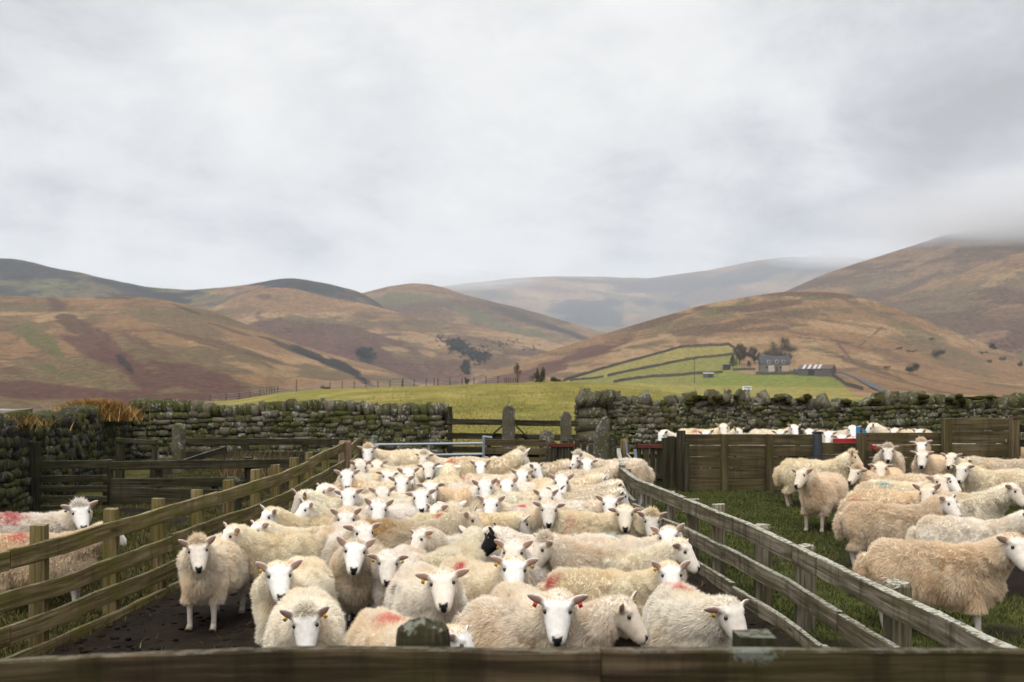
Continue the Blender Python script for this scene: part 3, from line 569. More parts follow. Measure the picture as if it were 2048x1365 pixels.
def rd_post(mb, x, y, h, r=0.075, z=None, tilt=0.0, n=14):
    z = gz(y) if z is None else z
    ks = [0, .3, .6, .85, .97, 1.0]; rr = [r, r * .98, r * .97, r * .97, r * .95, r * .80]; V, G = [], []; off = rng.random(3) * 30
    for t, q in zip(ks, rr):
        for j in range(n):
            a = 2 * math.pi * j / n; q2 = q * (1 + 0.06 * math.sin(2 * a + off[0]) + rng.uniform(-.012, .012))
            V.append((x + q2 * math.cos(a) + tilt * h * t, y + q2 * math.sin(a), z - 0.15 * (1 - t) + h * t + (rng.uniform(-.01, .01) if t > .9 else 0))); G.append((h * t, q2 * math.cos(a), q2 * math.sin(a)))
    m = len(ks); Fc = [(i * n + j, i * n + (j + 1) % n, (i + 1) * n + (j + 1) % n, (i + 1) * n + j) for i in range(m - 1) for j in range(n)] + [tuple(range(n))[::-1], tuple(range((m - 1) * n, m * n))]
    return mb.add(V, Fc, np.array(G) + off)
def dome_post(mb, x, y, h, r, n=24):
    ks = [0, .4, .7, .90, .955, .975, .988, .994, 1.0]; rr = [1, 1, 1, 1.0, .98, .92, .80, .52, .12]; V, G = [], []; off = rng.random(3) * 30
    for t, q in zip(ks, rr):
        for j in range(n):
            a = 2 * math.pi * j / n; q2 = r * q * (1 + .05 * math.sin(2 * a + 1) + .03 * math.sin(5 * a + 7 * t) + rng.uniform(-.012, .012))
            V.append((x + q2 * math.cos(a), y + q2 * math.sin(a), h * t + rng.uniform(-.006, .006))); G.append((h * t, q2 * math.cos(a), q2 * math.sin(a)))
    m = len(ks); return mb.add(V, [(i * n + j, i * n + (j + 1) % n, (i + 1) * n + (j + 1) % n, (i + 1) * n + j) for i in range(m - 1) for j in range(n)] + [tuple(range((m - 1) * n, m * n))], np.array(G) + off)
def line_pts(tab, y0, y1, off, zh, n=14):
    ys = np.linspace(y0, y1, n); xs = np.interp(ys, tab[:, 1], tab[:, 0])
    xs = np.convolve(np.pad(xs, 2, 'reflect', reflect_type='odd'), np.ones(5) / 5, 'valid')
    return np.stack([xs + off, ys, GZ(ys) + zh], 1)
lf = thing('pen_fence', 'olive weathered plank fence curving along the left side of the packed pen', 'fence', (0, 0, 0))
for px, y, top in ((-60, 6.85, 1030), (100, 7.9, 1051), (235, 8.95, 1018), (328, 9.8, 997), (408, 10.65, 980), (463, 11.4, 960), (517, 12.15, 940), (560, 12.9, 930), (600, 13.8, 915), (632, 14.8, 905), (662, 16.0, 900)):
    x = float(xl(y)) - 0.085; h = CAMH + (HZN - top) / F * y - gz(y)
    mb = MB(); sq_post(mb, x, y, h, 0.115, rz=0.14, tilt=random.uniform(-.015, .015)); mb.build('post', M['wood_left'], lf)
p = P(690, 882, 17.3); mb = MB(); rd_post(mb, p[0], 17.3, p[2] - gz(17.3), 0.115); mb.build('post', M['wood_tan'], lf)['label'] = 'stout pale round end post'
for zh, brk in ((0.86, (3.0, 7.4, 10.9, 14.3, 17.25)), (0.565, (3.0, 6.2, 9.9, 13.5, 17.25)), (0.30, (3.0, 7.4, 10.4, 13.9, 17.2)), (0.07, (3.0, 6.9, 9.8, 13.1, 17.1))):
    for y0, y1 in zip(brk[:-1], brk[1:]):
        dz = random.uniform(-.012, .012); mb = MB(); mb.rail(line_pts(LF, y0, y1 - 0.012, 0.0, zh + dz), 0.145 if zh > .1 else 0.17, 0.038, 0.007); mb.build('rail', M['wood_left'], lf)
rf = thing('pen_fence', 'grey lichen-topped rail fence along the right side of the packed pen', 'fence', (0, 0, 0))
for y, top, kind, w in ((4.9, 1290, 'r', .10), (6.6, 1150, 'r', .10), (8.45, 1080, 'r', .085), (9.4, 1040, 'r', .085), (10.35, 1000, 's', .13), (11.1, 990, 's', .13), (11.8, 976, 's', .11), (12.7, 964, 's', .11), (13.6, 950, 's', .10), (14.7, 932, 's', .10), (15.8, 915, 's', .10)):
    x = float(xr(y)) + (0.16 if kind == 'r' else 0.09); h = CAMH + (HZN - top) / F * y - gz(y) - .045; mb = MB()
    (rd_post(mb, x, y, h, w) if kind == 'r' else sq_post(mb, x, y, h, w, rz=-0.2)); mb.build('post', M['wood_right'], rf)
p = P(1243, 878, 17.0); mb = MB(); rd_post(mb, p[0] + 0.05, 17.0, p[2] - gz(17), 0.075); mb.build('post', M['wood_left'], rf)['label'] = 'greenish round end post'
for zh, t, brk in ((0.78, 0.07, (3.3, 8.25, 11.1, 14.2, 17.0)), (0.45, 0.055, (3.3, 7.2, 10.0, 13.0, 16.9)), (0.12, 0.05, (3.3, 7.6, 9.7, 12.6, 16.8))):
    for y0, y1 in zip(brk[:-1], brk[1:]):
        mb = MB(); mb.rail(line_pts(RF, y0, y1 - 0.015, random.uniform(-.006, .006), zh + random.uniform(-.014, .014)), 0.15, t, 0.006); mb.build('rail', M['wood_right'], rf)
# front gate plank close to the camera
ff = thing('front_fence', 'out-of-focus brown plank fence across the very front of the pen', 'fence', (0, 0, 0))
mb = MB(); a, b, c = P(-140, 1330, 3.0), P(560, 1300, 3.0), P(1200, 1299, 3.0)
mb.rail([a, P(200, 1312, 3.0), b, P(900, 1298, 3.0), c], 0.20, 0.05, 0.004, 0.08); mb.build('rail', M['wood_front'], ff)
mb = MB(); mb.rail([P(1201.5, 1299, 3.0), P(1700, 1302, 3.0), P(2200, 1304, 3.0)], 0.20, 0.05, 0.004, 0.08); mb.build('rail', M['wood_front'], ff)
mb = MB(); mb.rail([P(-140, 1500, 3.0), P(1000, 1490, 3.0), P(2200, 1490, 3.0)], 0.20, 0.05, 0.004, 0.08); mb.build('rail', M['wood_front'], ff)
p = P(845, 1240, 3.12); mb = MB(); dome_post(mb, p[0], 3.13, p[2], 0.083); mb.build('post', M['wood_moss'], ff)['label'] = 'round-topped post mottled with moss'
p = P(1508, 1268, 3.1); mb = MB(); sq_post(mb, p[0], 3.1, p[2], 0.115, 0.0); mb.build('post', M['wood_dark'], ff)['label'] = 'square post crusted with pale lichen'

# ------------------------------------------------------------------ gates, hurdles and posts at the back
def prail(mb, px0, py0, px1, py1, d0, d1, h, t=0.04):
    mb.rail([P(px0, py0, d0), (P(px0, py0, d0) + P(px1, py1, d1)) / 2, P(px1, py1, d1)], h, t); return mb
def ppost(mb, px, top, d, w, round_=False, tilt=0.0, rz=0.0):
    p = P(px, top, d); return (rd_post(mb, p[0], d, p[2] - gz(d), w / 2, tilt=tilt) if round_ else sq_post(mb, p[0], d, p[2] - gz(d), w, tilt=tilt, rz=rz))
def pipe(mb, px0, py0, d0, px1, py1, d1, r): return mb.tube([P(px0, py0, d0), P(px1, py1, d1)], r, 8)
g = thing('metal_gate', 'galvanised tubular gate behind the back row of sheep', 'gate')
mb = MB()
for a in ((745, 877, 745, 1000), (967, 874, 967, 1000)): pipe(mb, a[0], a[1], 18.2, a[2], a[3], 18.2, 0.026)
for y in (889, 911, 934, 962): pipe(mb, 745, y + 1, 18.2, 967, y - 2, 18.2, 0.022)
mb.build('gate_frame', M['steel'], g); mb = MB(); pipe(mb, 858, 889, 18.2, 858, 990, 18.2, 0.020); mb.build('brace', M['steel'], g)
mb = MB(); pipe(mb, 965, 874, 18.2, 984, 876, 18.25, 0.022); mb.build('latch', M['steel'], g)
g = thing('field_gate', 'dark wooden gate closing the gap between the two stone walls', 'gate')
for y, hh in ((838, .125), (866, .13), (893, .13), (915, .13)):
    mb = MB(); prail(mb, 893, y, 1157, y + 4, 21.3, 21.3, hh); mb.build('rail', M['wood_dark'], g)
for a, b, c, d in ((1010, 848, 972, 880), (1030, 850, 1064, 884)):
    mb = MB(); mb.bar(P(a, b, 21.24), P(c, d, 21.24), 0.035, 0.10, (0, 1, 0)); mb.build('brace', M['wood_dark'], g)
mb = MB(); sq_post(mb, P(900, 838, 21.35)[0], 21.35, 1.1, 0.10); mb.build('stile', M['wood_dark'], g)
def gatepost(label, px0, px1, top, d, pts=None, mat='gatestone', name='stone_post', depth=0.22):
    z0 = gz(d) - .2; V, Fc = [], []
    pts = pts or [(px0, 2000), (px0 + 1, top + 12), (px0 + (px1 - px0) * .3, top), (px0 + (px1 - px0) * .7, top + 1), (px1 - 1, top + 10), (px1, 2000)]
    o = [P(a, b, d) for a, b in pts]; o = [np.array([q[0], q[1], max(q[2], z0)]) for q in o]
    # densify, then round front to back
    dens = []
    for i in range(len(o)):
        a, b = o[i], o[(i + 1) % len(o)]; m = max(1, int(np.linalg.norm(b - a) / 0.10))
        dens += [a + (b - a) * k / m for k in range(m)]
    dens = np.array(dens); c = dens.mean(0); n = len(dens); rings = []
    for yy, s in ((-.5, .80), (-.36, .97), (0, 1.0), (.36, .97), (.5, .8)):
        q = dens.copy(); q[:, 0] = c[0] + (q[:, 0] - c[0]) * s; q[:, 2] = np.where(q[:, 2] > z0 + .05, q[:, 2] - (1 - s) * 0.12, q[:, 2]); q[:, 1] = d + yy * depth; q += rng.uniform(-.010, .010, q.shape); rings.append(q)
    V = np.concatenate(rings); Fc = [(i * n + j, i * n + (j + 1) % n, (i + 1) * n + (j + 1) % n, (i + 1) * n + j) for i in range(4) for j in range(n)] + [tuple(range(n)), tuple(range(4 * n, 5 * n))[::-1]]
    me = bpy.data.meshes.new(name); me.from_pydata(V.tolist(), [], Fc); attr(me, 'rnd', np.full(len(V), .7), 'FLOAT'); me.update()
    bm = bmesh.new(); bm.from_mesh(me); bmesh.ops.recalc_face_normals(bm, faces=bm.faces); bm.to_mesh(me); bm.free()
    return tag(link(name, me, M[mat]), label, 'post')
gatepost('tall pale-topped stone gatepost in the middle of the field gate', 1004, 1031, 810, 20.6)
gatepost('round-topped stone gatepost beside the right end of the field gate', 1120, 1144, 823, 20.6)
gatepost('short square stone stub left of the slatted hurdle', 1078, 1110, 860, 18.7, depth=.3)
gatepost('leaning stone slab with slanted top against the right wall end', 1178, 1222, 830, 18.9, [(1180, 2000), (1184, 905), (1192, 858), (1205, 836), (1214, 833), (1219, 843), (1219, 2000)], depth=.2)
gatepost('flat dark stone post just left of the right pen fence end', 1213, 1234, 866, 17.5, mat='stone_shaded_dark', depth=.15)
gatepost('tall mossy stone post in front of the left stone wall', 347, 370, 847, 19.5, mat='stone', depth=.3)
gatepost('squat grey stone stub among the left hurdles', 447, 480, 953, 13.9, mat='stone_shaded_dark', depth=.3)
def hurdle(label, rails, posts, mat='wood_dark', name='hurdle', cat='hurdle', extra=None):
    t = thing(name, label, cat)
    for (a, b, c, d, d0, d1, h) in rails: mb = MB(); prail(mb, a, b, c, d, d0, d1, h); mb.build('rail', M[mat], t)
    for (px, top, d, w) in posts: mb = MB(); ppost(mb, px, top, d, w); mb.build('post', M[mat], t)
    return t
hurdle('low green-brown plank hurdle between the metal gate and the stone stub', [(968, 879, 1092, 881, 18.4, 18.4, .12), (968, 896, 1092, 898, 18.4, 18.4, .12), (968, 914, 1092, 916, 18.4, 18.4, .12), (968, 932, 1092, 934, 18.4, 18.4, .12)], [(1043, 878, 18.45, .09), (978, 880, 18.46, .08)], 'wood_board')
def slats(label, xs, d, red, rng_, mat='wood_dark'):
    t = thing('slatted_hurdle', label, 'hurdle')
    for px, top, w in xs: mb = MB(); ppost(mb, px, top, d + random.uniform(-.02, .02), w, tilt=random.uniform(-.02, .02)); mb.build('slat', M[mat], t)
    mb = MB(); prail(mb, red[0], red[1], red[2], red[1] + 1, d - .06, d - .06, .07, .03); mb.build('crossbar', M['rust'], t)
    mb = MB(); prail(mb, red[0], red[1] + 60, red[2], red[1] + 62, d - .06, d - .06, .07, .03); mb.build('crossbar', M[mat], t)
slats('slatted hurdle with red bar beside the stone stub and leaning slab', [(1106, 885, .10), (1119, 888, .09), (1131, 882, .10), (1143, 878, .09), (1156, 880, .09), (1168, 886, .08), (1180, 888, .08)], 18.3, (1096, 887, 1150), 0)
slats('slatted hurdle with red bar joining the boarded pen wall', [(1279, 884, .08), (1292, 888, .10), (1305, 878, .08), (1318, 882, .10), (1331, 876, .13), (1343, 873, .12), (1356, 874, .11)], 17.5, (1275, 889, 1325), 0)
g = thing('metal_bracket', 'bent galvanised bracket by the end of the right pen fence', 'bracket')
mb = MB(); mb.tube([P(1252, 882, 16.9), P(1254, 908, 16.9), P(1266, 922, 16.8), P(1272, 935, 16.7), P(1258, 938, 16.7)], 0.018, 8); mb.build('bent_tube', M['steel'], g)
mb = MB(); mb.bar(P(1270, 899, 16.8), P(1273, 930, 16.8), .05, .015, (0, 1, 0)); mb.build('flat_bar', M['steel'], g)
# boarded walls of the right pen
def boards(label, x0, x1, top, d, posts, nb, d1=None, mat='wood_board', post='wood_board', below=0):
    t = thing('boarded_wall', label, 'fence'); d1 = d1 or d; a, b = P(x0, top, d), P(x1, top, d1); H = a[2] - gz(d) - below; h = H / nb
    for k in range(nb):
        mb = MB(); o = np.array([0, random.uniform(-.006, .006), -k * h]); mb.rail([a + o, (a + b) / 2 + o, b + o], h - .012, .06, .002, .3); mb.build('board', M[mat], t)
    for px, tp, w in posts:
        f = (px - x0) / (x1 - x0); dd = d + (d1 - d) * f - .03 - w / 2 - .004; mb = MB(); ppost(mb, px, tp, dd, w); mb.build('post', M[post], t)
    return t
boards('boarded wall of wide planks behind the mossy grass in the right pen', 1368, 1640, 869, 17.3, [(1449, 869, .11), (1539, 869, .12)], 5)
mb = MB(); tt_ = thing('corner_post', 'dark blackened post between slatted hurdle and boarded wall', 'post'); ppost(mb, 1362, 862, 17.2, .14); mb.build('post_shaft', M['wood_dark'], tt_)
mb = MB(); ppost(mb, 1374, 886, 17.05, .08); mb.build('batten', M['wood_dark'], tt_)
mb = MB(); tt_ = thing('metal_post', 'dark grey steel post at the right end of the boarded wall', 'post'); ppost(mb, 1635, 866, 17.1, .17, True); mb.build('post_shaft', plain('dark_steel', (.045, .052, .060), .5, .4, .3, 12, .3), tt_)
mb = MB(); p = P(1635, 866, 17.1); mb.tube([p + np.array([0, 0, 0]), p + np.array([0, 0, .02])], .095, 14); mb.build('cap', M['wood_dark'], tt_)
boards('low boarded panel under the red feeder bar', 1644, 1718, 886, 17.35, [], 4)
boards('boarded wall with a lower top behind the woolly ram-like group at right', 1716, 1886, 866, 16.9, [(1722, 866, .12)], 5)
boards('tallest boarded wall at the far right of the side pen', 1884, 2040, 837, 16.8, [(1893, 837, .13)], 6)
t = thing('loading_frame', 'open wooden frame with top beam at the right edge', 'frame')
for px in (2028, 2110): mb = MB(); ppost(mb, px, 834, 16.3, .12); mb.build('post', M['wood_board'], t)
mb = MB(); prail(mb, 2022, 833, 2120, 833, 16.3, 16.3, .05, .14); mb.build('top_beam', M['wood_board'], t)
for y in (850, 880): mb = MB(); prail(mb, 2040, y, 2120, y, 16.45, 16.45, .12); mb.build('rail', M['wood_dark'], t)
t = thing('red_feeder', 'red metal sheep crush bar with blue uprights on the boarded panel', 'sheep crush')
mb = MB(); mb.bar(P(1668, 882, 17.2), P(1726, 881, 17.2), .10, .07); mb.build('crossbar', M['red'], t)
for px, tp, bt in ((1716, 854, 879), (1729, 861, 886)): mb = MB(); mb.tube([P(px, tp, 17.1), P(px, bt, 17.1)], .036, 12); mb.build('upright', M['blue'], t)
mb = MB(); mb.bar(P(1734, 886, 17.0), P(1734, 1000, 17.0), .05, .05, (0, 1, 0)); mb.build('leg', M['red'], t)
mb = MB(); mb.tube([P(1720, 880, 17.0), P(1738, 888, 16.9), P(1756, 897, 16.8)], .014, 8); mb.tube([P(1724, 884, 17.0), P(1740, 894, 16.9), P(1752, 899, 16.8)], .012, 8); mb.build('lever', M['red'], t)
# left background hurdles
hurdle('long dark rail fence across the back of the left pen', [(212, 924, 625, 917, 15.6, 16.6, .14), (212, 958, 560, 955, 15.6, 16.5, .14), (212, 975, 470, 980, 15.6, 16.2, .16), (212, 994, 470, 1000, 15.6, 16.2, .16)], [(216, 920, 15.65, .12), (318, 925, 15.95, .09), (497, 915, 16.35, .11), (590, 930, 16.6, .12), (430, 955, 16.2, .09)])
hurdle('dark wooden five-bar gate beside the far left wall', [(72, 923, 214, 921, 15.2, 15.5, .12), (72, 952, 214, 951, 15.2, 15.5, .10), (72, 972, 214, 972, 15.2, 15.5, .10), (72, 992, 214, 993, 15.2, 15.5, .10), (72, 1012, 214, 1014, 15.2, 15.5, .10)], [(66, 884, 15.15, .17)], name='yard_gate', cat='gate')
hurdle('pale-topped rail fence close in front of the left stone wall', [(368, 877, 690, 878, 20.0, 20.0, .13), (368, 903, 690, 904, 20.0, 20.0, .13), (368, 925, 690, 925, 20.0, 20.0, .13)], [(490, 880, 20.05, .13), (610, 880, 20.05, .1)])
hurdle('low post frame with a single top rail in front of the far left corner', [(232, 876, 312, 882, 17.6, 17.4, .08)], [(240, 876, 17.65, .12), (309, 880, 17.45, .08), (306, 920, 17.2, .08)])
hurdle('slanting rail with pale top running up to a short post', [(352, 925, 452, 892, 16.9, 19.0, .11)], [(446, 893, 19.05, .13), (470, 893, 19.0, .06)])
hurdle('short fence return behind the pale round end post', [(697, 893, 716, 878, 17.4, 19.0, .15), (697, 926, 716, 908, 17.4, 19.0, .15), (697, 955, 716, 938, 17.4, 19.0, .15)], [(714, 877, 19.1, .12), (735, 880, 18.9, .16)], 'wood_left')

# trodden clods and droppings on the pen floor
n = 2600; yy = 5.2 + rng.random(n) * 9; xx = xl(yy) + .1 + rng.random(n) * (xr(yy) - xl(yy) - .2); q = rng.uniform(.5, 1.6, n)
cl_ = np.stack([xx, yy, ZZ[((yy + 3) / .11).astype(int), ((xx + 16) / .11).astype(int)] + .004], 1); A = [axes((math.cos(a), math.sin(a), 0), 0) for a in rng.uniform(0, 6.28, n)]
tag(stone_obj('mud_clods', [stones(cl_, np.stack([.040 * q, .032 * q, .016 * q], 1), A, jit=.3, rounding=.5)], plain('trodden_mud', (.0125, .0092, .0066), .95, .05, .5, 14), None), kind='stuff')
# ------------------------------------------------------------------ sheep
# canonical ewe: faces -y, head straight ahead; the neck is bent per pose afterwards
PITCH = R(48)
HC = np.array([0, -0.60, 0.735]); HA = np.array([0, -math.cos(PITCH), -math.sin(PITCH)]); HU = np.array([0, -math.sin(PITCH), math.cos(PITCH)])
NB = np.array([0, -0.27, 0.52]); NDIR = np.array([0, -0.62, 0.785])
def loft(cent, hw, hh, xax, yax, n=20, ex=2.0):
    V, Fc = [], []; m = len(cent)
    for i in range(m):
        for j in range(n):
            q = 2 * math.pi * j / n; c, s = math.cos(q), math.sin(q)
            c = math.copysign(abs(c) ** (2 / ex), c); s = math.copysign(abs(s) ** (2 / ex), s)
            V.append(np.array(cent[i]) + np.array(xax) * hw[i] * c + np.array(yax[i] if np.ndim(yax) == 2 else yax) * (hh[i] if not isinstance(hh[i], tuple) else (hh[i][0] if s > 0 else hh[i][1])) * s)
    Fc = [(i * n + j, i * n + (j + 1) % n, (i + 1) * n + (j + 1) % n, (i + 1) * n + j) for i in range(m - 1) for j in range(n)] + [tuple(range(n))[::-1], tuple(range((m - 1) * n, m * n))]
    return V, Fc
def hp(t, s, u): return HC + HA * t + np.array([s, 0, 0]) + HU * u
EARS = []
for sx in (-1, 1):
    b = hp(-0.050, sx * 0.066, 0.022); e = np.array([sx * 0.84, 0.10, 0.50]); e /= np.linalg.norm(e)
    nn_ = np.array([sx * 0.25, -0.85, -0.15]); nn_ -= e * (nn_ @ e); nn_ /= np.linalg.norm(nn_); EARS.append((b, e, np.cross(nn_, e), nn_))
def canon_body():
    mb = MB()
    tr = [(.525, .50, .03, .05), (.50, .50, .12, .13), (.44, .492, .19, .195), (.34, .487, .228, .222), (.18, .48, .255, .226), (.0, .475, .262, .226), (-.16, .478, .248, .228), (-.30, .487, .215, .225), (-.39, .492, .165, .195), (-.45, .49, .105, .14), (-.475, .49, .05, .06)]
    tr = [(y * .93, z, w * .87, h) for y, z, w, h in tr]
    mb.add(*loft([(0, y, z) for y, z, w, h in tr], [w for *_, w, h in tr], [h for *_, h in tr], (1, 0, 0), (0, 0, 1), 24, 2.25))
    # neck
    q = [np.array(v) for v in ((0, -.22, .50), (0, -.33, .585), (0, -.42, .665), (0, -.495, .735), (0, -.535, .785))]
    mb.add(*loft(q, [.168, .142, .119, .099, .078], [.195, .160, .126, .101, .078], (1, 0, 0), np.array([(0, .7, .7)] * 5), 18))
    # head
    hs = [(-.125, .030, .030, -.010), (-.105, .058, .058, -.008), (-.06, .074, .074, -.006), (-.01, .0770, .077, -.010), (.03, .0735, .072, -.014), (.07, .066, .063, -.016), (.11, .057, .054, -.016), (.140, .0505, .048, -.016), (.163, .042, .038, -.018), (.177, .024, .022, -.018)]
    mb.add(*loft([hp(t, 0, u) for t, w, h, u in hs], [w for t, w, h, u in hs], [h for t, w, h, u in hs], (1, 0, 0), HU, 18, 2.2))
    for sx in (-1, 1):                                                # brow ridges and cheeks
        c = hp(-.022, sx * .050, .040); mb.add(*loft([c - HA * .03, c - HA * .018, c + HA * .0, c + HA * .016, c + HA * .026], [.008, .020, .024, .018, .007], [.008, .020, .024, .018, .007], (1, 0, 0), HU, 10))
    for b, e, v, nrm in EARS:
        ks = [(-.03, .016, .016), (.0, .019, .016), (.025, .028, .013), (.05, .031, .012), (.075, .026, .011), (.098, .016, .010), (.112, .006, .006)]
        mb.add(*loft([b + e * k + nrm * (0.02 * (k / .13) ** 2) for k, *_ in ks], [w for _, w, t in ks], [t for _, w, t in ks], v, nrm, 12))
    for sx in (-1, 1):
        mb.tube([(sx * .105, -.25, .42), (sx * .105, -.265, .30), (sx * .103, -.275, .22), (sx * .105, -.285, .13), (sx * .103, -.285, .06), (sx * .104, -.30, .02), (sx * .104, -.315, 0)], [.09, .055, .036, .024, .024, .030, .034], 12)
        mb.tube([(sx * .13, .29, .44), (sx * .13, .33, .33), (sx * .125, .39, .225), (sx * .12, .385, .13), (sx * .118, .37, .06), (sx * .118, .355, .02), (sx * .118, .34, 0)], [.11, .080, .040, .026, .025, .030, .034], 12)
    mb.tube([(0, .50, .58), (0, .55, .50), (0, .555, .40), (0, .54, .32)], [.05, .045, .04, .02], 10)
    V = np.concatenate(mb.V); me = bpy.data.meshes.new('tmp'); me.from_pydata(V.tolist(), [], mb.F)
    bm = bmesh.new(); bm.from_mesh(me); bmesh.ops.recalc_face_normals(bm, faces=bm.faces); bm.to_mesh(me); bm.free()
    o = bpy.data.objects.new('tmp', me); COL.objects.link(o)
    m = o.modifiers.new('r', 'REMESH'); m.mode = 'VOXEL'; m.voxel_size = 0.0095
    m = o.modifiers.new('s', 'SMOOTH'); m.factor = 0.5; m.iterations = 3
    dg = bpy.context.evaluated_depsgraph_get(); dg.update(); ev = o.evaluated_get(dg).to_mesh()
    n = len(ev.vertices); co = np.empty(n * 3, np.float32); ev.vertices.foreach_get('co', co); co = co.reshape(-1, 3).astype(float)
    fs = np.array([tuple(p.vertices) for p in ev.polygons if len(p.vertices) == 4], np.int32)
    o.evaluated_get(dg).to_mesh_clear(); bpy.data.objects.remove(o); bpy.data.meshes.remove(me)
    return co, fs
BV, BF = canon_body()
def regions(p):
    """wool weight, nose/hoof, inner ear for canonical points"""
    d = p - HC; t = d @ HA; s = d[:, 0]; u = d @ HU
    nk = (p - NB) @ NDIR
    nearhead = (np.linalg.norm(d - HA * 0.03, axis=1) < 0.23) & (nk > 0.17) & (np.hypot(s, u + .008) < 0.094)
    wool = np.ones(len(p))
    face = sstep(-0.080, -0.045, t + 0.30 * np.minimum(u, 0)) * nearhead
    wool = wool * (1 - face)
    ear = np.zeros(len(p)); inner = np.zeros(len(p))
    for b, e, v, nrm in EARS:
        q = p - b; k = q @ e; r = np.sqrt((q @ v) ** 2 + (q @ nrm) ** 2)
        m = (k > 0.014) & (k < .15) & (r < .055); ear = np.maximum(ear, m); inner = np.maximum(inner, m * sstep(0.000, 0.008, q @ nrm - 0.02 * (k / .13) ** 2) * sstep(.01, .03, k))
    wool = wool * (1 - ear)
    leg = (p[:, 2] < 0.235) | ((p[:, 2] < 0.30) & (np.abs(np.abs(p[:, 0]) - .115) < .05) & (p[:, 1] > .27))
    wool = np.where(p[:, 2] < 0.25, sstep(0.20, 0.25, p[:, 2]) * 0.6, wool); wool = np.where((p[:, 2] < .2), 0, wool)
    nl = .009 + .36 * np.clip(u + .028, 0, .055); nose = sstep(0.145, 0.152, t + 0.5 * np.abs(s) - .006) * sstep(-0.034, -0.028, u) * (1 - sstep(nl, nl + .006, np.abs(s))) * nearhead
    mouth = sstep(.13, .14, t) * (np.abs(u + .046) < .005) * nearhead
    hoof = .55 * sstep(0.045, 0.02, p[:, 2])
    return wool, np.clip(np.maximum(nose, mouth * .8) + hoof, 0, 1), inner, ear
_w, _n, _i, _e = regions(BV)
# lumpy fleece under the locks
_bn = np.zeros_like(BV)
_a = BV[BF]; _fn = np.cross(_a[:, 2] - _a[:, 0], _a[:, 3] - _a[:, 1])
for k_ in range(4): np.add.at(_bn, BF[:, k_], _fn)
_bn /= np.linalg.norm(_bn, axis=1)[:, None] + 1e-12
_trunk = _w * sstep(0.28, 0.16, (BV - NB) @ NDIR)
BV2 = BV + _bn * (_trunk * ((fbm(BV[:, 0] * 7, BV[:, 1] * 7, BV[:, 2] * 7, 71, 3) - 0.5) * 0.065 + (np.abs(fbm(BV[:, 0] * 9, BV[:, 1] * 11, BV[:, 2] * 4.5, 76, 2) - 0.5) - .12) * 0.085))[:, None]
def make_fleece(n, L, W, ncl, clump, lay, seed, curl):
    r = np.random.default_rng(seed); Q = BV2[BF]; tri = np.concatenate([Q[:, [0, 1, 2]], Q[:, [0, 2, 3]]]); ti = np.concatenate([BF[:, [0, 1, 2]], BF[:, [0, 2, 3]]])
    ar = np.linalg.norm(np.cross(tri[:, 1] - tri[:, 0], tri[:, 2] - tri[:, 0]), axis=1) * (_w[ti].mean(1) > 0.05)
    ix = r.choice(len(tri), n, p=ar / ar.sum()); a, b = r.random(n), r.random(n); f = a + b > 1; a[f], b[f] = 1 - a[f], 1 - b[f]; bc = np.stack([1 - a - b, a, b], 1)
    p = np.einsum('nk,nkj->nj', bc, tri[ix]); nr = np.einsum('nk,nkj->nj', bc, _bn[ti[ix]]); nr /= np.linalg.norm(nr, axis=1)[:, None]
    w = np.einsum('nk,nk->n', bc, _w[ti[ix]])
    nk = (p - NB) @ NDIR
    fl = np.stack([np.zeros(n), 0.45 * np.ones(n), -0.95 * np.ones(n)], 1)
    fl += np.stack([fbm(p[:, 0] * 5, p[:, 1] * 5, p[:, 2] * 5, 80 + k + seed, 3) - 0.5 for k in range(3)], 1) * 1.8
    fl -= nr * (fl * nr).sum(1)[:, None]; fl /= np.linalg.norm(fl, axis=1)[:, None] + .3
    ln = L * w * r.uniform(0.65, 1.25, n) * (1 - 0.45 * sstep(0.20, 0.34, nk)) * (0.75 + 0.5 * fbm(p[:, 0] * 4, p[:, 1] * 4, p[:, 2] * 4, seed + 3, 3))
    tip = p + ln[:, None] * (nr * (1 - lay) + fl * lay * 1.1)
    cs = r.choice(n, ncl, replace=False); kd = kdtree.KDTree(ncl)
    for i, c in enumerate(cs): kd.insert(Vector(p[c]), i)
    kd.balance(); near = np.array([cs[kd.find(v)[1]] for v in p])
    ct = tip[near] + nr[near] * 0.004; tip = tip + (ct - tip) * (clump * r.uniform(0.5, 1.0, n))[:, None] + r.normal(0, curl, (n, 3))
    d = tip - p; wd = np.cross(d, nr + r.normal(0, .45, (n, 3))); wd /= np.linalg.norm(wd, axis=1)[:, None] + 1e-9
    h = (W * r.uniform(.6, 1.3, n) / 2)[:, None]
    V = np.stack([p - nr * .004 - wd * h, p - nr * .004 + wd * h, tip], 1).reshape(-1, 3)
    cap = np.repeat((nk > 0.24) & ((p - HC) @ HU > -0.02), 3)
    rv = np.repeat(r.random(n) * .5 + (near * 7919 % 1000) / 2000.0, 3).reshape(-1, 3); rv[:, 2] += 0.0
    return V, rv.ravel(), cap
FL = {('hi', 0): make_fleece(90000, .046, .0035, 9000, .32, .42, 1, .005), ('hi', 1): make_fleece(90000, .060, .0038, 5000, .48, .48, 2, .0055),
      ('lo', 0): make_fleece(36000, .046, .0058, 5000, .32, .42, 3, .006), ('lo', 1): make_fleece(36000, .058, .0060, 3200, .48, .48, 4, .006)}
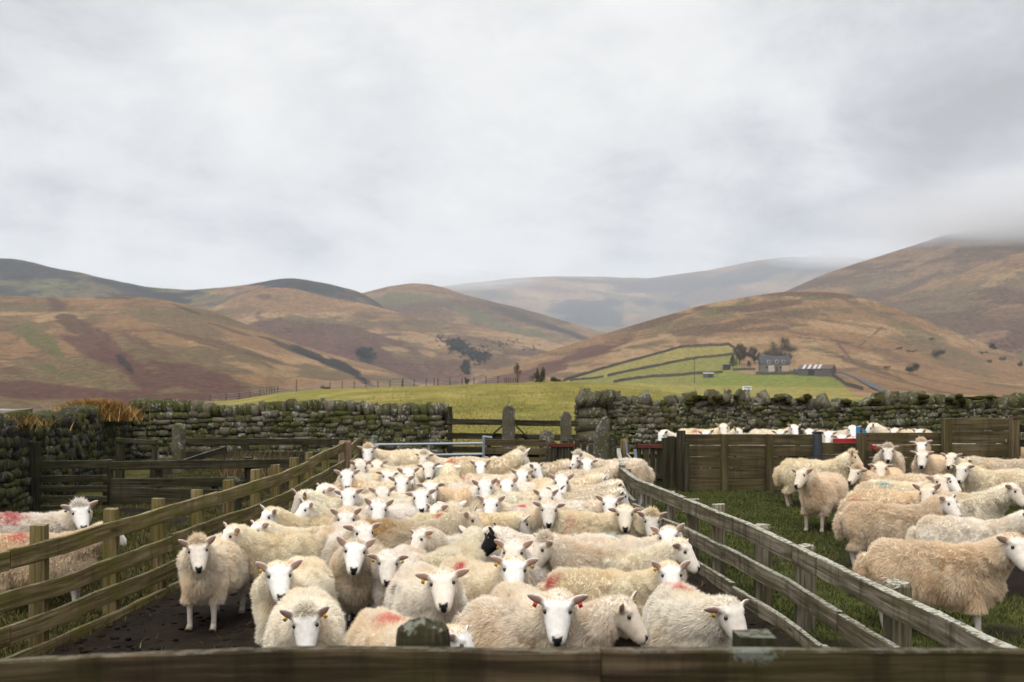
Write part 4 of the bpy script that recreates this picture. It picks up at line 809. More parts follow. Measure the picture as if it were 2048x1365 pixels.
# woolly crown for some ewes
def make_cap(seed, n=2600):
    r = np.random.default_rng(seed); d = r.normal(0, 1, (n, 3)); d /= np.linalg.norm(d, axis=1)[:, None]
    c = hp(-.085, 0, .035); p = c + d[:, :1] * np.array([.054, 0, 0]) + d[:, 1:2] * HA * .045 + d[:, 2:] * HU * .032
    L = r.uniform(.012, .032, n)[:, None]; nr = d[:, :1] * np.array([1, 0, 0]) + d[:, 1:2] * HA + d[:, 2:] * HU
    tip = p + L * (nr + r.normal(0, .45, (n, 3))); wd = np.cross(tip - p, r.normal(0, 1, (n, 3))); wd /= np.linalg.norm(wd, axis=1)[:, None]
    return np.stack([p - wd * .004, p + wd * .004, tip], 1).reshape(-1, 3), np.repeat(r.random(n), 3)
CAPV, CAPR = make_cap(5)
def rotz(p, a, piv):
    q = p - piv; c, s = np.cos(a), np.sin(a)
    return np.stack([q[..., 0] * c - q[..., 1] * s, q[..., 0] * s + q[..., 1] * c, q[..., 2]], -1) + piv
def rotx(p, a, piv):
    q = p - piv; c, s = np.cos(a), np.sin(a)
    return np.stack([q[..., 0], q[..., 1] * c - q[..., 2] * s, q[..., 1] * s + q[..., 2] * c], -1) + piv
def ear_turn(p, up):
    p = p.copy()
    for b, e, v, nrm in EARS:
        q = p - b; k = q @ e; r = np.linalg.norm(q - k[:, None] * e, axis=1); m = sstep(0.0, 0.03, k) * (r < .06) * (k < .2); a = m * up * np.sign(e[0])
        h = HA; c, s = np.cos(a)[:, None], np.sin(a)[:, None]; q2 = q * c + np.cross(np.broadcast_to(h, q.shape), q) * s + h * (q @ h)[:, None] * (1 - c); p = np.where(m[:, None] > 0, b + q2, p)
    return p
def pose(p, yaw, low, nod, roll=0.0):
    """yaw of the head against the body, low: neck lowered (radians), nod: extra head pitch (radians, + = chin down)"""
    nk = (p - NB) @ NDIR; rad = np.linalg.norm(p - NB - nk[:, None] * NDIR, axis=1)
    w = sstep(-0.02, 0.30, nk) * sstep(0.42, 0.30, np.maximum(rad, 0.0) * (nk < .14)); w2 = sstep(0.17, 0.31, nk)
    piv = np.array([0, -.55, .775])
    if roll:
        q = p - HC; c, s = np.cos(roll * w2)[:, None], np.sin(roll * w2)[:, None]; h = HA; p = HC + q * c + np.cross(np.broadcast_to(h, q.shape), q) * s + h * (q @ h)[:, None] * (1 - c)
    p = rotx(p, nod * w2, piv)
    p = rotz(p, yaw * 0.42 * w2, np.array([0, -.555, .7]))
    p = rotx(p, low * w, np.array([0, -.27, .50]))
    return rotz(p, yaw * 0.58 * w, np.array([0, -.24, .5]))
FARR = np.arange(90000 * 3, dtype=np.int32).reshape(-1, 3)
def ico(c, r, seg=8, rings=6):
    V = [(0, 0, 1)]; 
    for i in range(1, rings):
        a = math.pi * i / rings
        V += [(math.sin(a) * math.cos(2 * math.pi * j / seg), math.sin(a) * math.sin(2 * math.pi * j / seg), math.cos(a)) for j in range(seg)]
    V.append((0, 0, -1)); V = np.array(V) * r + c; Fc = [(0, 1 + j, 1 + (j + 1) % seg) for j in range(seg)]
    for i in range(rings - 2):
        Fc += [t for j in range(seg) for t in ((1 + i * seg + j, 1 + (i + 1) * seg + j, 1 + (i + 1) * seg + (j + 1) % seg), (1 + i * seg + j, 1 + (i + 1) * seg + (j + 1) % seg, 1 + i * seg + (j + 1) % seg))]
    l = len(V) - 1; Fc += [(l, 1 + (rings - 2) * seg + (j + 1) % seg, 1 + (rings - 2) * seg + j) for j in range(seg)]
    return V, np.array(Fc)
# --- materials of the sheep; colour and marking paint come from each fleece's own properties
def wool_mat(name, isbody):
    m = bpy.data.materials.new(name); m.use_nodes = True; t = m.node_tree; t.nodes.clear()
    oc = nd(t, 'TexCoord').outputs['Object']; oi = nd(t, 'ObjectInfo')
    tint = oi.outputs['Color']; rnd_ = oi.outputs['Random']
    off = nd(t, 'CombineXYZ', {0: mth(t, 'MULTIPLY', rnd_, 40.0), 1: mth(t, 'MULTIPLY', rnd_, 17.0), 2: 0.0}).outputs[0]
    pv = nd(t, 'VectorMath', {0: oc, 1: off}).outputs[0]
    n1 = noise(t, pv, 4.5, 4, 0.55); n2 = noise(t, pv, 38, 3, 0.6)
    if isbody: rv = n2
    else: rv = nd(t, 'Attribute', attribute_name='rv').outputs['Fac']
    k = mth(t, 'ADD', mth(t, 'MULTIPLY', rv, 0.55), mth(t, 'MULTIPLY', n1, 0.45))
    br = ramp(t, k, [(0.15, (0.78, 0.73, 0.66)), (0.42, (0.97, 0.96, 0.94)), (0.75, (1.06, 1.06, 1.06))])
    col = nd(t, 'VectorMath', {0: tint, 1: br}, operation='MULTIPLY').outputs[0]
    # yellow grease and dirt in patches
    g = ramp(t, noise(t, pv, 2.6, 4, 0.6), [(0.46, 0.0), (0.70, 0.5)])
    col = mixc(t, g, col, nd(t, 'VectorMath', {0: col, 1: (0.93, 0.76, 0.52)}, operation='MULTIPLY').outputs[0])
    edge = noise(t, pv, 22, 4, 0.7); big = noise(t, pv, 9, 3, 0.6)
    for q in ('mark', 'mark_two'):
        mp = nd(t, 'Attribute', attribute_type='OBJECT', attribute_name=q + '_place').outputs['Vector']
        mc = nd(t, 'Attribute', attribute_type='OBJECT', attribute_name=q + '_colour').outputs['Color']
        ms = nd(t, 'Attribute', attribute_type='OBJECT', attribute_name=q + '_size').outputs['Fac']
        dist = nd(t, 'VectorMath', {0: oc, 1: mp}, operation='DISTANCE').outputs['Value']
        x = mth(t, 'DIVIDE', dist, mth(t, 'MAXIMUM', ms, 0.0001))
        x = mth(t, 'ADD', x, mth(t, 'ADD', mth(t, 'MULTIPLY_ADD', edge, 1.5, -0.75), mth(t, 'ADD', mth(t, 'MULTIPLY_ADD', big, 1.6, -0.8), mth(t, 'MULTIPLY_ADD', rv, 1.3, -0.65))))
        fac = mth(t, 'MULTIPLY', ramp(t, mth(t, 'MULTIPLY', x, 0.5), [(0.15, 0.78), (0.58, 0.0)]), mth(t, 'GREATER_THAN', ms, 0.001))
        col = mixc(t, fac, col, mc)
    if isbody:
        at = nd(t, 'SeparateColor', {0: nd(t, 'Attribute', attribute_name='reg').outputs['Color']})
        skin = nd(t, 'Attribute', attribute_type='OBJECT', attribute_name='face_colour').outputs['Color']
        fn = noise(t, pv, 30, 4, 0.6)
        skin = nd(t, 'VectorMath', {0: skin, 1: ramp(t, fn, [(0.3, (0.84, 0.80, 0.76)), (0.6, (1.0, 1.0, 1.0))])}, operation='MULTIPLY').outputs[0]
        lz = nd(t, 'SeparateXYZ', {0: oc}).outputs['Z']
        knee = mth(t, 'MULTIPLY', ramp(t, mth(t, 'ADD', mth(t, 'MULTIPLY', lz, 2.0), mth(t, 'MULTIPLY_ADD', fn, 0.8, -0.4)), [(0.0, 0.85), (0.25, 0.45), (0.5, 0.55), (0.6, 0.0)]), 0.8)
        skin = mixc(t, knee, skin, (0.13, 0.10, 0.075))
        col = mixc(t, at.outputs['Red'], skin, nd(t, 'VectorMath', {0: col, 'Scale': 0.86}, operation='SCALE').outputs[0])
        col = mixc(t, at.outputs['Blue'], col, mixc(t, fn, (0.46, 0.30, 0.24), (0.20, 0.13, 0.10)))
        col = mixc(t, at.outputs['Green'], col, (0.014, 0.013, 0.013))
        d = nd(t, 'BsdfPrincipled', {'Base Color': col, 'Roughness': 0.8, 'Specular IOR Level': 0.15}).outputs[0]
    else:
        df = nd(t, 'BsdfDiffuse', {'Color': col, 'Roughness': 0.6}).outputs[0]; tr = nd(t, 'BsdfTranslucent', {'Color': col}).outputs[0]
        d = nd(t, 'MixShader', {0: 0.35, 1: df, 2: tr}).outputs[0]
    nd(t, 'OutputMaterial', {'Surface': d}); return m
WOOL, SKIN = wool_mat('wool', False), wool_mat('sheep_skin', True)
EYE = plain('sheep_eye', (0.020, 0.013, 0.008), 0.12, 0.6, 0.2, 60)
TAGM = {'y': plain('yellow_tag', (0.46, 0.25, 0.02), 0.5, 0.4, 0.1), 'r': plain('red_tag', (0.55, 0.03, 0.02), 0.5, 0.4, 0.1), 'b': plain('blue_tag', (0.05, 0.22, 0.34), 0.5, 0.4, 0.1)}
CACHE = {}
def meshes(yaw, low, nod, sty, lod, cap, roll=0, ear=0):
    key = (yaw, low, nod, roll, ear); PO = lambda v: pose(v, R(yaw), R(low), R(nod), R(roll)); PE = lambda v: PO(ear_turn(v, R(ear)))
    if key not in CACHE:
        V = PE(BV2); me = raw_mesh('sheep_body', V, BF, True)
        attr(me, 'reg', np.stack([_w, _n, _i, np.ones(len(V))], 1), 'FLOAT_COLOR'); me.materials.append(SKIN)
        ey = []
        for sx in (-1, 1):
            v, f = ico(hp(.002, sx * .0675, .030), .0135); m2 = raw_mesh('sheep_eye', PO(v), f, True); m2.materials.append(EYE); ey.append(m2)
        tg = []
        for b, e, v, nrm in EARS:
            c = b + e * .055 - v * .012 * np.sign(e[0]) + nrm * .022; vv = np.array([c + v * i * .013 + e * j * .011 + nrm * k * .003 + np.array([0, 0, -.016]) for k in (-1, 1) for j, i in ((-1, -1), (1, -1), (1, 1), (-1, 1))])
            tg.append(PE(vv))
        H = PO(hp(0.0, 0, .03)[None])[0]; CACHE[key] = (me, ey, tg, H, {})
    me, ey, tg, H, fl = CACHE[key]
    k2 = (lod, sty, cap)
    if k2 not in fl:
        V, rv, cm = FL[(lod, sty)]
        if cap: V = np.concatenate([V, CAPV]); rv = np.concatenate([rv, CAPR])
        m = raw_mesh('sheep_fleece', PO(V), np.arange(len(V), dtype=np.int32).reshape(-1, 3)); attr(m, 'rv', rv, 'FLOAT'); m.materials.append(WOOL); fl[k2] = m
    return me, ey, tg, H, fl[k2]
TINT = {'w': (0.88, 0.835, 0.755), 'c': (0.87, 0.80, 0.675), 't': (0.85, 0.74, 0.575), 'g': (0.78, 0.705, 0.60), 'b': (0.62, 0.48, 0.33), 'k': (0.02, 0.018, 0.017)}
PAINT = {'red': (0.62, 0.055, 0.055), 'pink': (0.72, 0.20, 0.16), 'blue': (0.06, 0.42, 0.52), 'green': (0.15, 0.36, 0.27), 'yel': (0.55, 0.33, 0.10), 'brn': (0.13, 0.085, 0.060), 'dirt': (0.40, 0.28, 0.17)}
TAGMESH = {}; rnd2 = random.Random(21)
def sheep(px, py, hy, bh, label, group, s=1.0, low=0, nod=0, tint='w', sty=0, cap=0, mark=None, mark2=None, tagc=None, d=None, face=(0.80, 0.775, 0.735), dz=0.0):
    if abs(bh) < 60 and abs(hy) < 40: bh *= 0.6
    s *= rnd2.choice((.97, 1.0, 1.0, 1.03)); roll = rnd2.choice((-7, 0, 0, 7)); ear = rnd2.choice((-36, -20, -8, 0, 10, 18)); low += rnd2.choice((-4, 0, 0, 4)); nod += rnd2.choice((-5, 0, 0, 5))
    fv = rnd2.choice((0, 0, 0, 1, 2)); face = tuple(np.array(face) * ((1, 1, 1), (.96, .90, .82), (.90, .86, .80))[fv] * .91)
    if mark2 is None and rnd2.random() < .4: mark2 = (rnd2.choice(('dirt', 'yel', 'brn', 'dirt')), (rnd2.choice((-.2, .2)), rnd2.uniform(-.2, .4), rnd2.uniform(.35, .62)), rnd2.uniform(.05, .13))
    rel = max(-115, min(115, hy - bh)); rel = int(round(rel / 12.0) * 12)
    gs = lambda d: float(GZ(d)) + dz
    H = pose(hp(0.0, 0, .03)[None], R(rel), R(low), R(nod), R(roll))[0]
    if d is None:
        lo_, hi_ = 2.5, 26.0
        for _ in range(40):
            d = (lo_ + hi_) / 2
            if HZN + (CAMH - gs(d) - H[2] * s) * F / d > py: lo_ = d
            else: hi_ = d
    lod = 'hi' if d < 10.8 else 'lo'
    me, ey, tg, H, fm = meshes(rel, low, nod, sty, lod, cap, roll, ear)
    w = P(px, py, d); psi = -math.atan2(w[0], w[1]); a = R(hy - rel) + psi
    hx = s * (H[0] * math.cos(a) - H[1] * math.sin(a)); hy_ = s * (H[0] * math.sin(a) + H[1] * math.cos(a))
    x, y = w[0] - hx, w[1] - hy_
    root = thing('sheep', label, 'sheep', (x, y, gs(y)), a, group); root.scale = (s, s, s)
    b = link('body', me, None, root); fl = link('fleece', fm, None, root)
    tc_ = TINT[tint]; v = rng.uniform(.95, 1.04); tc_ = (tc_[0] * v, tc_[1] * v, tc_[2] * v * rng.uniform(.94, 1.05), 1)
    for o in (b, fl):
        o.color = tc_; o['face_colour'] = list(face)
        for nm, mk in (('mark', mark), ('mark_two', mark2)):
            c, p_, sz = mk if mk else ('red', (0, 0, -9), 0.0)
            o[nm + '_place'] = [float(q) for q in p_]; o[nm + '_colour'] = list(PAINT[c]); o[nm + '_size'] = float(sz) * 0.80
    for e in ey: link('eye', e, None, root)
    if tagc:
        for i, ch in enumerate(tagc):
            if ch == '-': continue
            k = (rel, low, nod, roll, ear, i, ch)
            if k not in TAGMESH: m = raw_mesh('ear_tag', tg[i], np.array(CUBE_F)); m.materials.append(TAGM[ch]); TAGMESH[k] = m
            link('ear_tag', TAGMESH[k], None, root)
    return root
# paint places on the fleece: rump, back, flanks (the right flank is the one seen when a sheep faces right)
RUMP, BACK, SHO, LRUMP, RRUMP = (0, .42, .70), (0, .08, .72), (0, -.22, .71), (.17, .40, .60), (-.17, .40, .60)
# ------------------------------------------------------------------ the flock: eye position in the photo, head turn, body turn
GP = 'sheep packed into the main pen'
def s_(*a, **k): return sheep(*a, GP, **k)
s_(396, 1108, 2, -30, 'ewe standing clear at the left front, all four legs showing on the dark mud', tint='c', sty=1, cap=1)
s_(559, 1152, 6, -24, 'white ewe behind the front woolly-headed one, head turned to camera, faint red on its back', tint='w', mark=('pink', BACK, .09), tagc='y-')
s_(611, 1251, 0, -4, 'frontmost ewe with a woolly forehead, its chin just above the front plank', tint='w', cap=1, sty=1, tagc='yy', low=4)
s_(710, 1108, -4, -4, 'narrow ewe facing straight on with front legs visible, left of the bigger white face', tint='g', sty=1)
s_(776, 1131, -3, -28, 'ewe with yellow tags in both ears and a bare white face, mossy post below it', tint='w', tagc='yy')
s_(885, 1167, 2, 26, 'big white-faced ewe directly above the mossy front post, orange-red line on its flank', tint='w', mark=('red', (-.16, .40, .62), .10), mark2=('brn', (-.22, .12, .60), .07), tagc='y-', s=1.02)
s_(932, 1287, 62, 28, 'ewe half hidden by the mossy front post, red stripe on its back, looking right', tint='c', low=10, mark=('pink', BACK, .13), s=.95)
s_(1115, 1223, -1, 40, 'ewe at the front with red tags in both ears and a yellow-stained flank', tint='c', tagc='rr', mark=('yel', (-.25, .15, .52), .26), mark2=('yel', (-.2, -.1, .40), .12), s=1.02)
s_(1265, 1228, 78, 62, 'shaggy-necked ewe in profile looking right at the front, next to the red-tagged one', tint='c', sty=1, tagc='-y', face=(.74, .68, .60))
s_(1470, 1232, 42, 12, 'ewe at the right front corner, head turned down right, red line on its back', tint='w', mark=('pink', (0, .20, .72), .10), mark2=('pink', (0, .36, .70), .10), low=6, tagc='y-', s=1.02, sty=1)
s_(1343, 1151, 14, 80, 'ewe looking at camera beside the right fence, red mark on its left-hand rump end', tint='c', mark=('red', (-.10, .46, .62), .12), tagc='y-')
s_(1376, 1145, 70, 82, 'ewe nosing the right fence behind another face, long clean white back', tint='w', low=6, d=8.0)
s_(1077, 1099, -70, -72, 'shaggy cream ewe in profile looking left, bright red patch on its rump', tint='c', sty=1, cap=1, mark=('red', (.20, .36, .62), .14), s=1.06, face=(.74, .67, .57))
s_(1026, 1110, -8, -30, 'white head with pricked ears directly behind another white face, mid pen', tint='w', tagc='y-')
s_(1029, 1140, 0, 52, 'ewe with yellow tags, dark nose lifted, small red streak on its back', tint='c', tagc='yy', mark=('red', (-.12, .16, .70), .07), mark2=('brn', (-.22, .2, .56), .06))
s_(834, 1083, -48, -38, 'ewe looking left over its shoulder with a brown-tinged cheek, centre of the pen', tint='w', tagc='-y', face=(.76, .70, .62))
s_(980, 1074, -100, -84, 'sheep with a jet black head turned away, the only black face in the flock', tint='w', face=(.014, .013, .013), low=2, sty=0, s=1.03, mark=('brn', BACK, .001))
s_(950, 1068, 172, 165, 'ewe facing away with pink ears sticking out, left of the black head', tint='w', s=.97)
s_(729, 1072, 20, 8, 'ewe with a bright yellow tag looking right, behind the narrow front-facing one', tint='w', tagc='-y', mark=('pink', (-.2, .2, .6), .12), face=(.78, .73, .66))
s_(692, 1045, 0, -16, 'ewe with lowered white face, left of centre, faint pink on its neck', tint='c', nod=8)
s_(757, 1024, 0, -55, 'tall ewe with pricked dark ears staring out from in front of the middle rows', tint='w', s=1.05, sty=1)
s_(950, 1040, 76, 82, 'long brown-grey shaggy ewe standing broadside, head to the right and partly hidden', tint='g', sty=1, mark=('yel', (-.12, .25, .70), .22), s=1.08, face=(.60, .50, .38))
s_(454, 1074, -70, -76, 'ewe in left profile at the fence with a dirty brown rump', tint='c', mark=('dirt', (.20, .40, .50), .26), mark2=('brn', (.10, .24, .68), .12), tagc='-y', s=1.03)
s_(509, 1064, -62, -80, 'cream ewe in left profile just above the brown-rumped one', tint='c', low=3)
s_(531, 1036, -64, -78, 'ewe with upright ears in left profile, wrinkled brown neck, by the left rails', tint='c', sty=1)
s_(605, 1021, -70, -70, 'ewe with raised chin in left profile, nose against a neighbour near the left rails', tint='w', nod=-8)
s_(596, 1003, -66, -80, 'grey-faced ewe in left profile touching the left fence, third from the back', tint='w', face=(.58, .54, .48), tagc='-y', sty=1)
s_(640, 985, -58, -80, 'ewe with a turquoise blue mark on its back beside the left fence', tint='w', mark=('blue', BACK, .13))
s_(694, 958, 2, -38, 'clean white ewe with round ears near the left end post', tint='w')
s_(721, 940, 8, -30, 'lop-eared ewe looking down near the pale end post', tint='w', nod=10)
s_(735, 907, -12, -76, 'fluffy-headed ewe standing at the back left, nearest the end post', tint='c', cap=1, s=1.04, dz=.10)
s_(754, 935, 0, -66, 'neat white face at the back left, second row, tan body behind', tint='c')
s_(846, 919, -24, -70, 'ewe in front of the metal gate with hanging ears, looking down left', tint='c', cap=1, nod=6, dz=.08)
s_(857, 940, 0, 74, 'white-faced ewe below the metal gate centre, long pale back to its left', tint='w')
s_(777, 958, 4, 30, 'ewe with spread ears peering between two backs, back left', tint='c', low=6)
s_(818, 954, 16, 4, 'ewe with tilted head and lifted ear, left of centre in the back rows', tint='w', nod=-6)
s_(803, 970, 0, 74, 'white face with a ginger-patched body and red dot at its rump, back rows', tint='c', mark=('yel', (-.2, .2, .60), .22), mark2=('red', (-.05, .46, .66), .08))
s_(862, 981, 6, -82, 'ewe with wide dark ears, long tan body stretching right, back rows', tint='t', mark=('brn', (.2, .38, .62), .04))
s_(842, 998, 0, 66, 'ewe staring straight out with yellowish belly, above the tall one', tint='w')
s_(696, 999, -8, -44, 'ewe with black nose lowered onto a pinkish back, left side of the pen', tint='w', nod=6)
s_(765, 995, 2, -72, 'ewe with flat lop ears above the tall pricked-eared one', tint='w', nod=6)
s_(970, 981, 2, 44, 'small white ewe with a black nose beside a taller one, right of the pen centre', tint='w', nod=4)
s_(961, 936, 0, 66, 'ewe with a turquoise blotch on its back, in front of the metal gate\'s right end', tint='w', mark=('blue', (-.10, .22, .69), .14))
s_(898, 935, 178, 174, 'ewe seen from behind with ears up, under the metal gate', tint='c')
s_(989, 930, -2, 70, 'white face with sharp black nose at the right end of the metal gate', tint='w', s=.97)
s_(1049, 912, 120, 84, 'ewe along the back turned away to the right, red mark on its rump', tint='c', mark=('red', (-.10, .44, .66), .13), cap=1, s=1.06, dz=.10)
s_(1076, 941, 52, 70, 'ewe with its face pointing down right near the stone stub', tint='w')
s_(1044, 957, -2, 74, 'white face with tall ears, pale pink dot on its rump, back right of centre', tint='c', mark=('pink', (-.05, .45, .66), .09))
s_(1013, 977, -6, -28, 'alert white ewe with upright dark ears, right of the small white one', tint='w')
s_(981, 1014, -12, -62, 'ewe with short dark ears and red smudge behind its neck, middle of the pen', tint='c', mark=('red', (.06, -.10, .71), .09))
s_(1092, 1002, 8, -14, 'ewe looking down, hidden below the eyes by the face in front, right middle', tint='w', nod=12, s=1.0)
s_(1098, 1026, 0, 14, 'ewe with pale wide ears and small black-dotted face, right of the pen centre', tint='c')
s_(1123, 970, 4, 26, 'white-faced ewe with dark ears beside the red-marked rump, back right', tint='c')
s_(1115, 992, 50, 66, 'ewe in half profile with black ears, head over its neighbour, right middle', tint='w', mark=('pink', (-.05, .42, .69), .12))
s_(1174, 932, 0, 50, 'small-faced ewe looking straight out near the leaning stone slab', tint='w', s=.96)
s_(1150, 918, -58, -82, 'curly-headed ewe facing left, rearmost at the right of the pen', tint='c', cap=1, sty=1, dz=.08)
s_(1150, 938, 90, 88, 'grey wrinkled back of a ewe whose head is hidden, under the slatted hurdle', tint='g', low=14, nod=10)
s_(1245, 975, 100, 92, 'ewe pressed to the right fence with a bold red patch on its rump', tint='c', mark=('red', (-.12, .38, .66), .15), sty=1, low=8)
s_(1248, 992, 104, 96, 'curly ewe with a green patch on its flank against the right fence', tint='g', mark=('green', (-.2, .36, .60), .17), sty=1, low=10)
s_(1220, 1012, 4, 72, 'ewe with a stretched-out ear near the right fence, red-flecked rump', tint='w', mark=('red', (-.06, .46, .66), .11), s=.98)
s_(1250, 1033, 2, 76, 'tan-faced ewe looking out beside the right fence, sitting low', tint='c', face=(.70, .62, .50), mark=('pink', (-.14, .4, .6), .08))
s_(1304, 1047, 10, 82, 'broadside ewe with crimped wool and a red rump mark, head at the right fence', tint='c', sty=1, mark=('red', (-.12, .44, .62), .14), nod=6, cap=1)
s_(1337, 1079, 2, 80, 'long-eared ewe at the right fence with a blue mark mid back', tint='c', mark=('blue', (0, .10, .71), .11), tagc='y-', s=1.0)
s_(1052, 1048, 92, 90, 'cream back with a pinkish dot, head lost behind other faces, middle of the pen', tint='c', mark=('red', (-.08, .2, .70), .08), low=16)
s_(903, 1014, -172, -168, 'cream crown of a ewe with black ears, seen from behind, centre', tint='c')
s_(868, 1027, -44, -84, 'ewe with one eye showing under another\'s ear, left of the cream crown', tint='w', low=6, s=.97)
s_(1212, 962, 98, 92, 'yellowish broadside back with a red tip, right rear of the pen', tint='c', mark=('red', (-.05, .48, .66), .11), low=12)
s_(1238, 934, 140, 128, 'ewe turned away into the far right corner of the pen', tint='c', low=10)
GP = 'sheep in the right-hand pen'
FR = (.76, .70, .62)
s_(1600, 954, -34, -40, 'brown-chested ewe standing apart at the left of the right pen, legs on the grass', tint='t', sty=1, face=FR, s=1.06)
s_(1713, 917, 70, 80, 'curly-polled ewe in right profile behind the brown-chested one', tint='c', cap=1, sty=1, face=(.66, .56, .44), s=1.04)
s_(1776, 906, 0, -8, 'round woolly ewe facing straight out in front of the red crush', tint='g', cap=1, sty=1, face=FR, s=1.05)
s_(1844, 917, -6, -32, 'ewe with a clear white muzzle, centre of the right pen\'s back row', tint='t', sty=1, face=FR, s=1.04)
s_(1842, 896, 0, 4, 'pair of pale ears and woolly crown rising behind the white muzzle', tint='t', cap=1, sty=1, s=1.12)
s_(1901, 919, -16, -64, 'black-nosed ewe right of the white muzzle, cream back trailing right', tint='c', face=FR)
s_(1930, 902, -80, -84, 'grey fleecy back against the boards, head not showing', tint='g', sty=1, low=16, s=1.04, d=15.6)
s_(1998, 893, -52, -64, 'tall ewe near the wooden frame at the right edge, looking left', tint='t', face=FR, s=1.10)
s_(1708, 946, -40, -84, 'ewe looking left over the red-dotted back, curly topknot', tint='t', cap=1, sty=1, face=FR, s=1.02)
s_(1761, 941, 0, -20, 'flat-eared ewe with face buried below the round woolly one', tint='t', nod=6, face=FR)
s_(1922, 942, -28, -80, 'pale-faced ewe with an upright ear and a blue smear on its long back', tint='c', sty=1, mark=('blue', (.10, .40, .68), .08), face=FR)
s_(1884, 968, 32, 84, 'dark-eared ewe looking right, blue streak on its low cream back', tint='c', mark=('blue', (-.04, .12, .71), .08), sty=1, face=(.64, .54, .44))
s_(1907, 967, 52, 76, 'white-nosed ewe beside the dark-eared one, head bent to the right', tint='w', face=(.78, .74, .68))
s_(1854, 991, -8, 80, 'broadside ewe with a small scarlet dot on its rump', tint='t', sty=1, mark=('red', (-.17, .42, .63), .075), face=(.78, .72, .64), s=1.04)
s_(1904, 1010, 62, 80, 'clean broadside ewe in front of the scarlet-dotted one, face in three-quarter profile', tint='t', sty=1, face=(.78, .72, .66), s=1.05)
s_(2040, 1097, 44, 86, 'largest nearest ewe in the right pen, deep fleece, head cut by the photo edge', tint='t', sty=1, face=FR, s=1.08)
s_(2036, 985, 60, 118, 'white ewe with dark ears turned away at the right edge', tint='w', sty=1, face=FR, s=1.04)
s_(2085, 965, -60, -84, 'tan back running out of the photo at the right edge', tint='t', sty=1, face=FR)
s_(2075, 1045, 60, 84, 'smooth white flank between the broadside ewe and the right edge', tint='w', face=FR)
GP = 'sheep behind the boarded wall'
for px, py, hy, bh, d, label, kw in ((1447, 862, 4, 80, 19.6, 'whole-backed ewe behind the boards with a thin red line over its shoulder', dict(mark=('red', (-.1, .1, .68), .07), s=1.02)),
    (1412, 871, -10, 60, 18.9, 'brown-eyed head just over the boards in front of the whole-backed ewe', dict()),
    (1480, 866, 40, 60, 19.3, 'single dark-eared crown above the second board panel', dict()),
    (1560, 866, 0, 76, 19.3, 'white face and ears above the third board panel, red rump at its left', dict(mark=('red', (-.05, .46, .66), .13))),
    (1590, 868, 20, 74, 19.8, 'upright dark ear and crown right of the red rump behind the boards', dict()),
    (1618, 871, -6, -70, 19.2, 'pale ears barely over the boards by the steel post', dict()),
    (1656, 872, -10, -74, 18.8, 'white ewe above the low panel, left of the blue uprights', dict()),
    (1684, 876, 6, -60, 18.3, 'tilted white head directly above the red bar', dict(mark=('red', BACK, .08))),
    (1706, 874, 10, 66, 19.4, 'flecked white head touching the blue uprights', dict(mark=('red', BACK, .10))),
    (1738, 862, -70, -82, 19.9, 'raised cream back and head right of the blue uprights', dict(s=1.08)),
    (1788, 862, -20, -70, 19.4, 'white face with brown ear over the lower boarded wall', dict()),
    (1836, 866, -30, -76, 19.3, 'last low white back over the boards, farthest right', dict()),
    (1322, 893, -40, -70, 19.0, 'scrap of white fleece seen between the slats of the hurdle', dict(low=6))):
    sheep(px, py, hy, bh, label, GP, tint=random.choice('wwc'), d=d, **kw)
GP = 'sheep in the left-hand pen'
s_(162, 1027, 14, 76, 'ewe looking over the left fence, red patch on its back, thick neck', tint='w', sty=1, cap=1, mark=('red', (-.06, .14, .71), .17), tagc='b-', s=1.06)
s_(232, 1080, 96, 86, 'brown shaggy ewe behind the left fence, head hidden by a post', tint='t', sty=1, mark=('pink', (-.05, .2, .70), .13), s=.97, d=9.4)
# ------------------------------------------------------------------ farm and trees
def onhill(px, py): return dome(px, py)
TWIG = plain('twigs', (0.095, 0.070, 0.048), 1, 0, .35, 3)
BARK = plain('bark', (0.060, 0.048, 0.034), 1, 0, .35, 6)
def bare_tree(name, label, base, h, spread, seed, group=None, dens=1.0, cat='tree', leafy=None, tw=None):
    r = random.Random(seed); root = thing(name, label, cat, base, 0, group); mt, mc = MB(), MB(); tw = tw or h * 0.006
    def grow(p, d, l, rad, lev):
        q = p + d * l; mid = (p + q) / 2 + Vector((r.uniform(-1, 1), r.uniform(-1, 1), r.uniform(-.5, .5))) * l * .08
        (mt if lev < 2 else mc).tube([p, mid, q], [rad, rad * .85, rad * .7], 5 if lev < 2 else 3, False)
        if lev >= 5: return
        n = r.choice((2, 3, 3)) if lev < 4 else int(3 * dens)
        for i in range(n):
            nd_ = (d + Vector((r.uniform(-1, 1) * spread, r.uniform(-1, 1) * spread, r.uniform(-.25, .7)))).normalized(); grow(q if i < 2 else mid, nd_, l * r.uniform(.6, .85), max(rad * .62, tw), lev + 1)
    for i in range(2): grow(Vector((0, 0, -.2)), Vector((r.uniform(-.25, .25), r.uniform(-.2, .2), 1)).normalized(), h * .27, h * .022, 0)
    mt.build('trunk', BARK, root); mc.build('crown', TWIG, root); return root
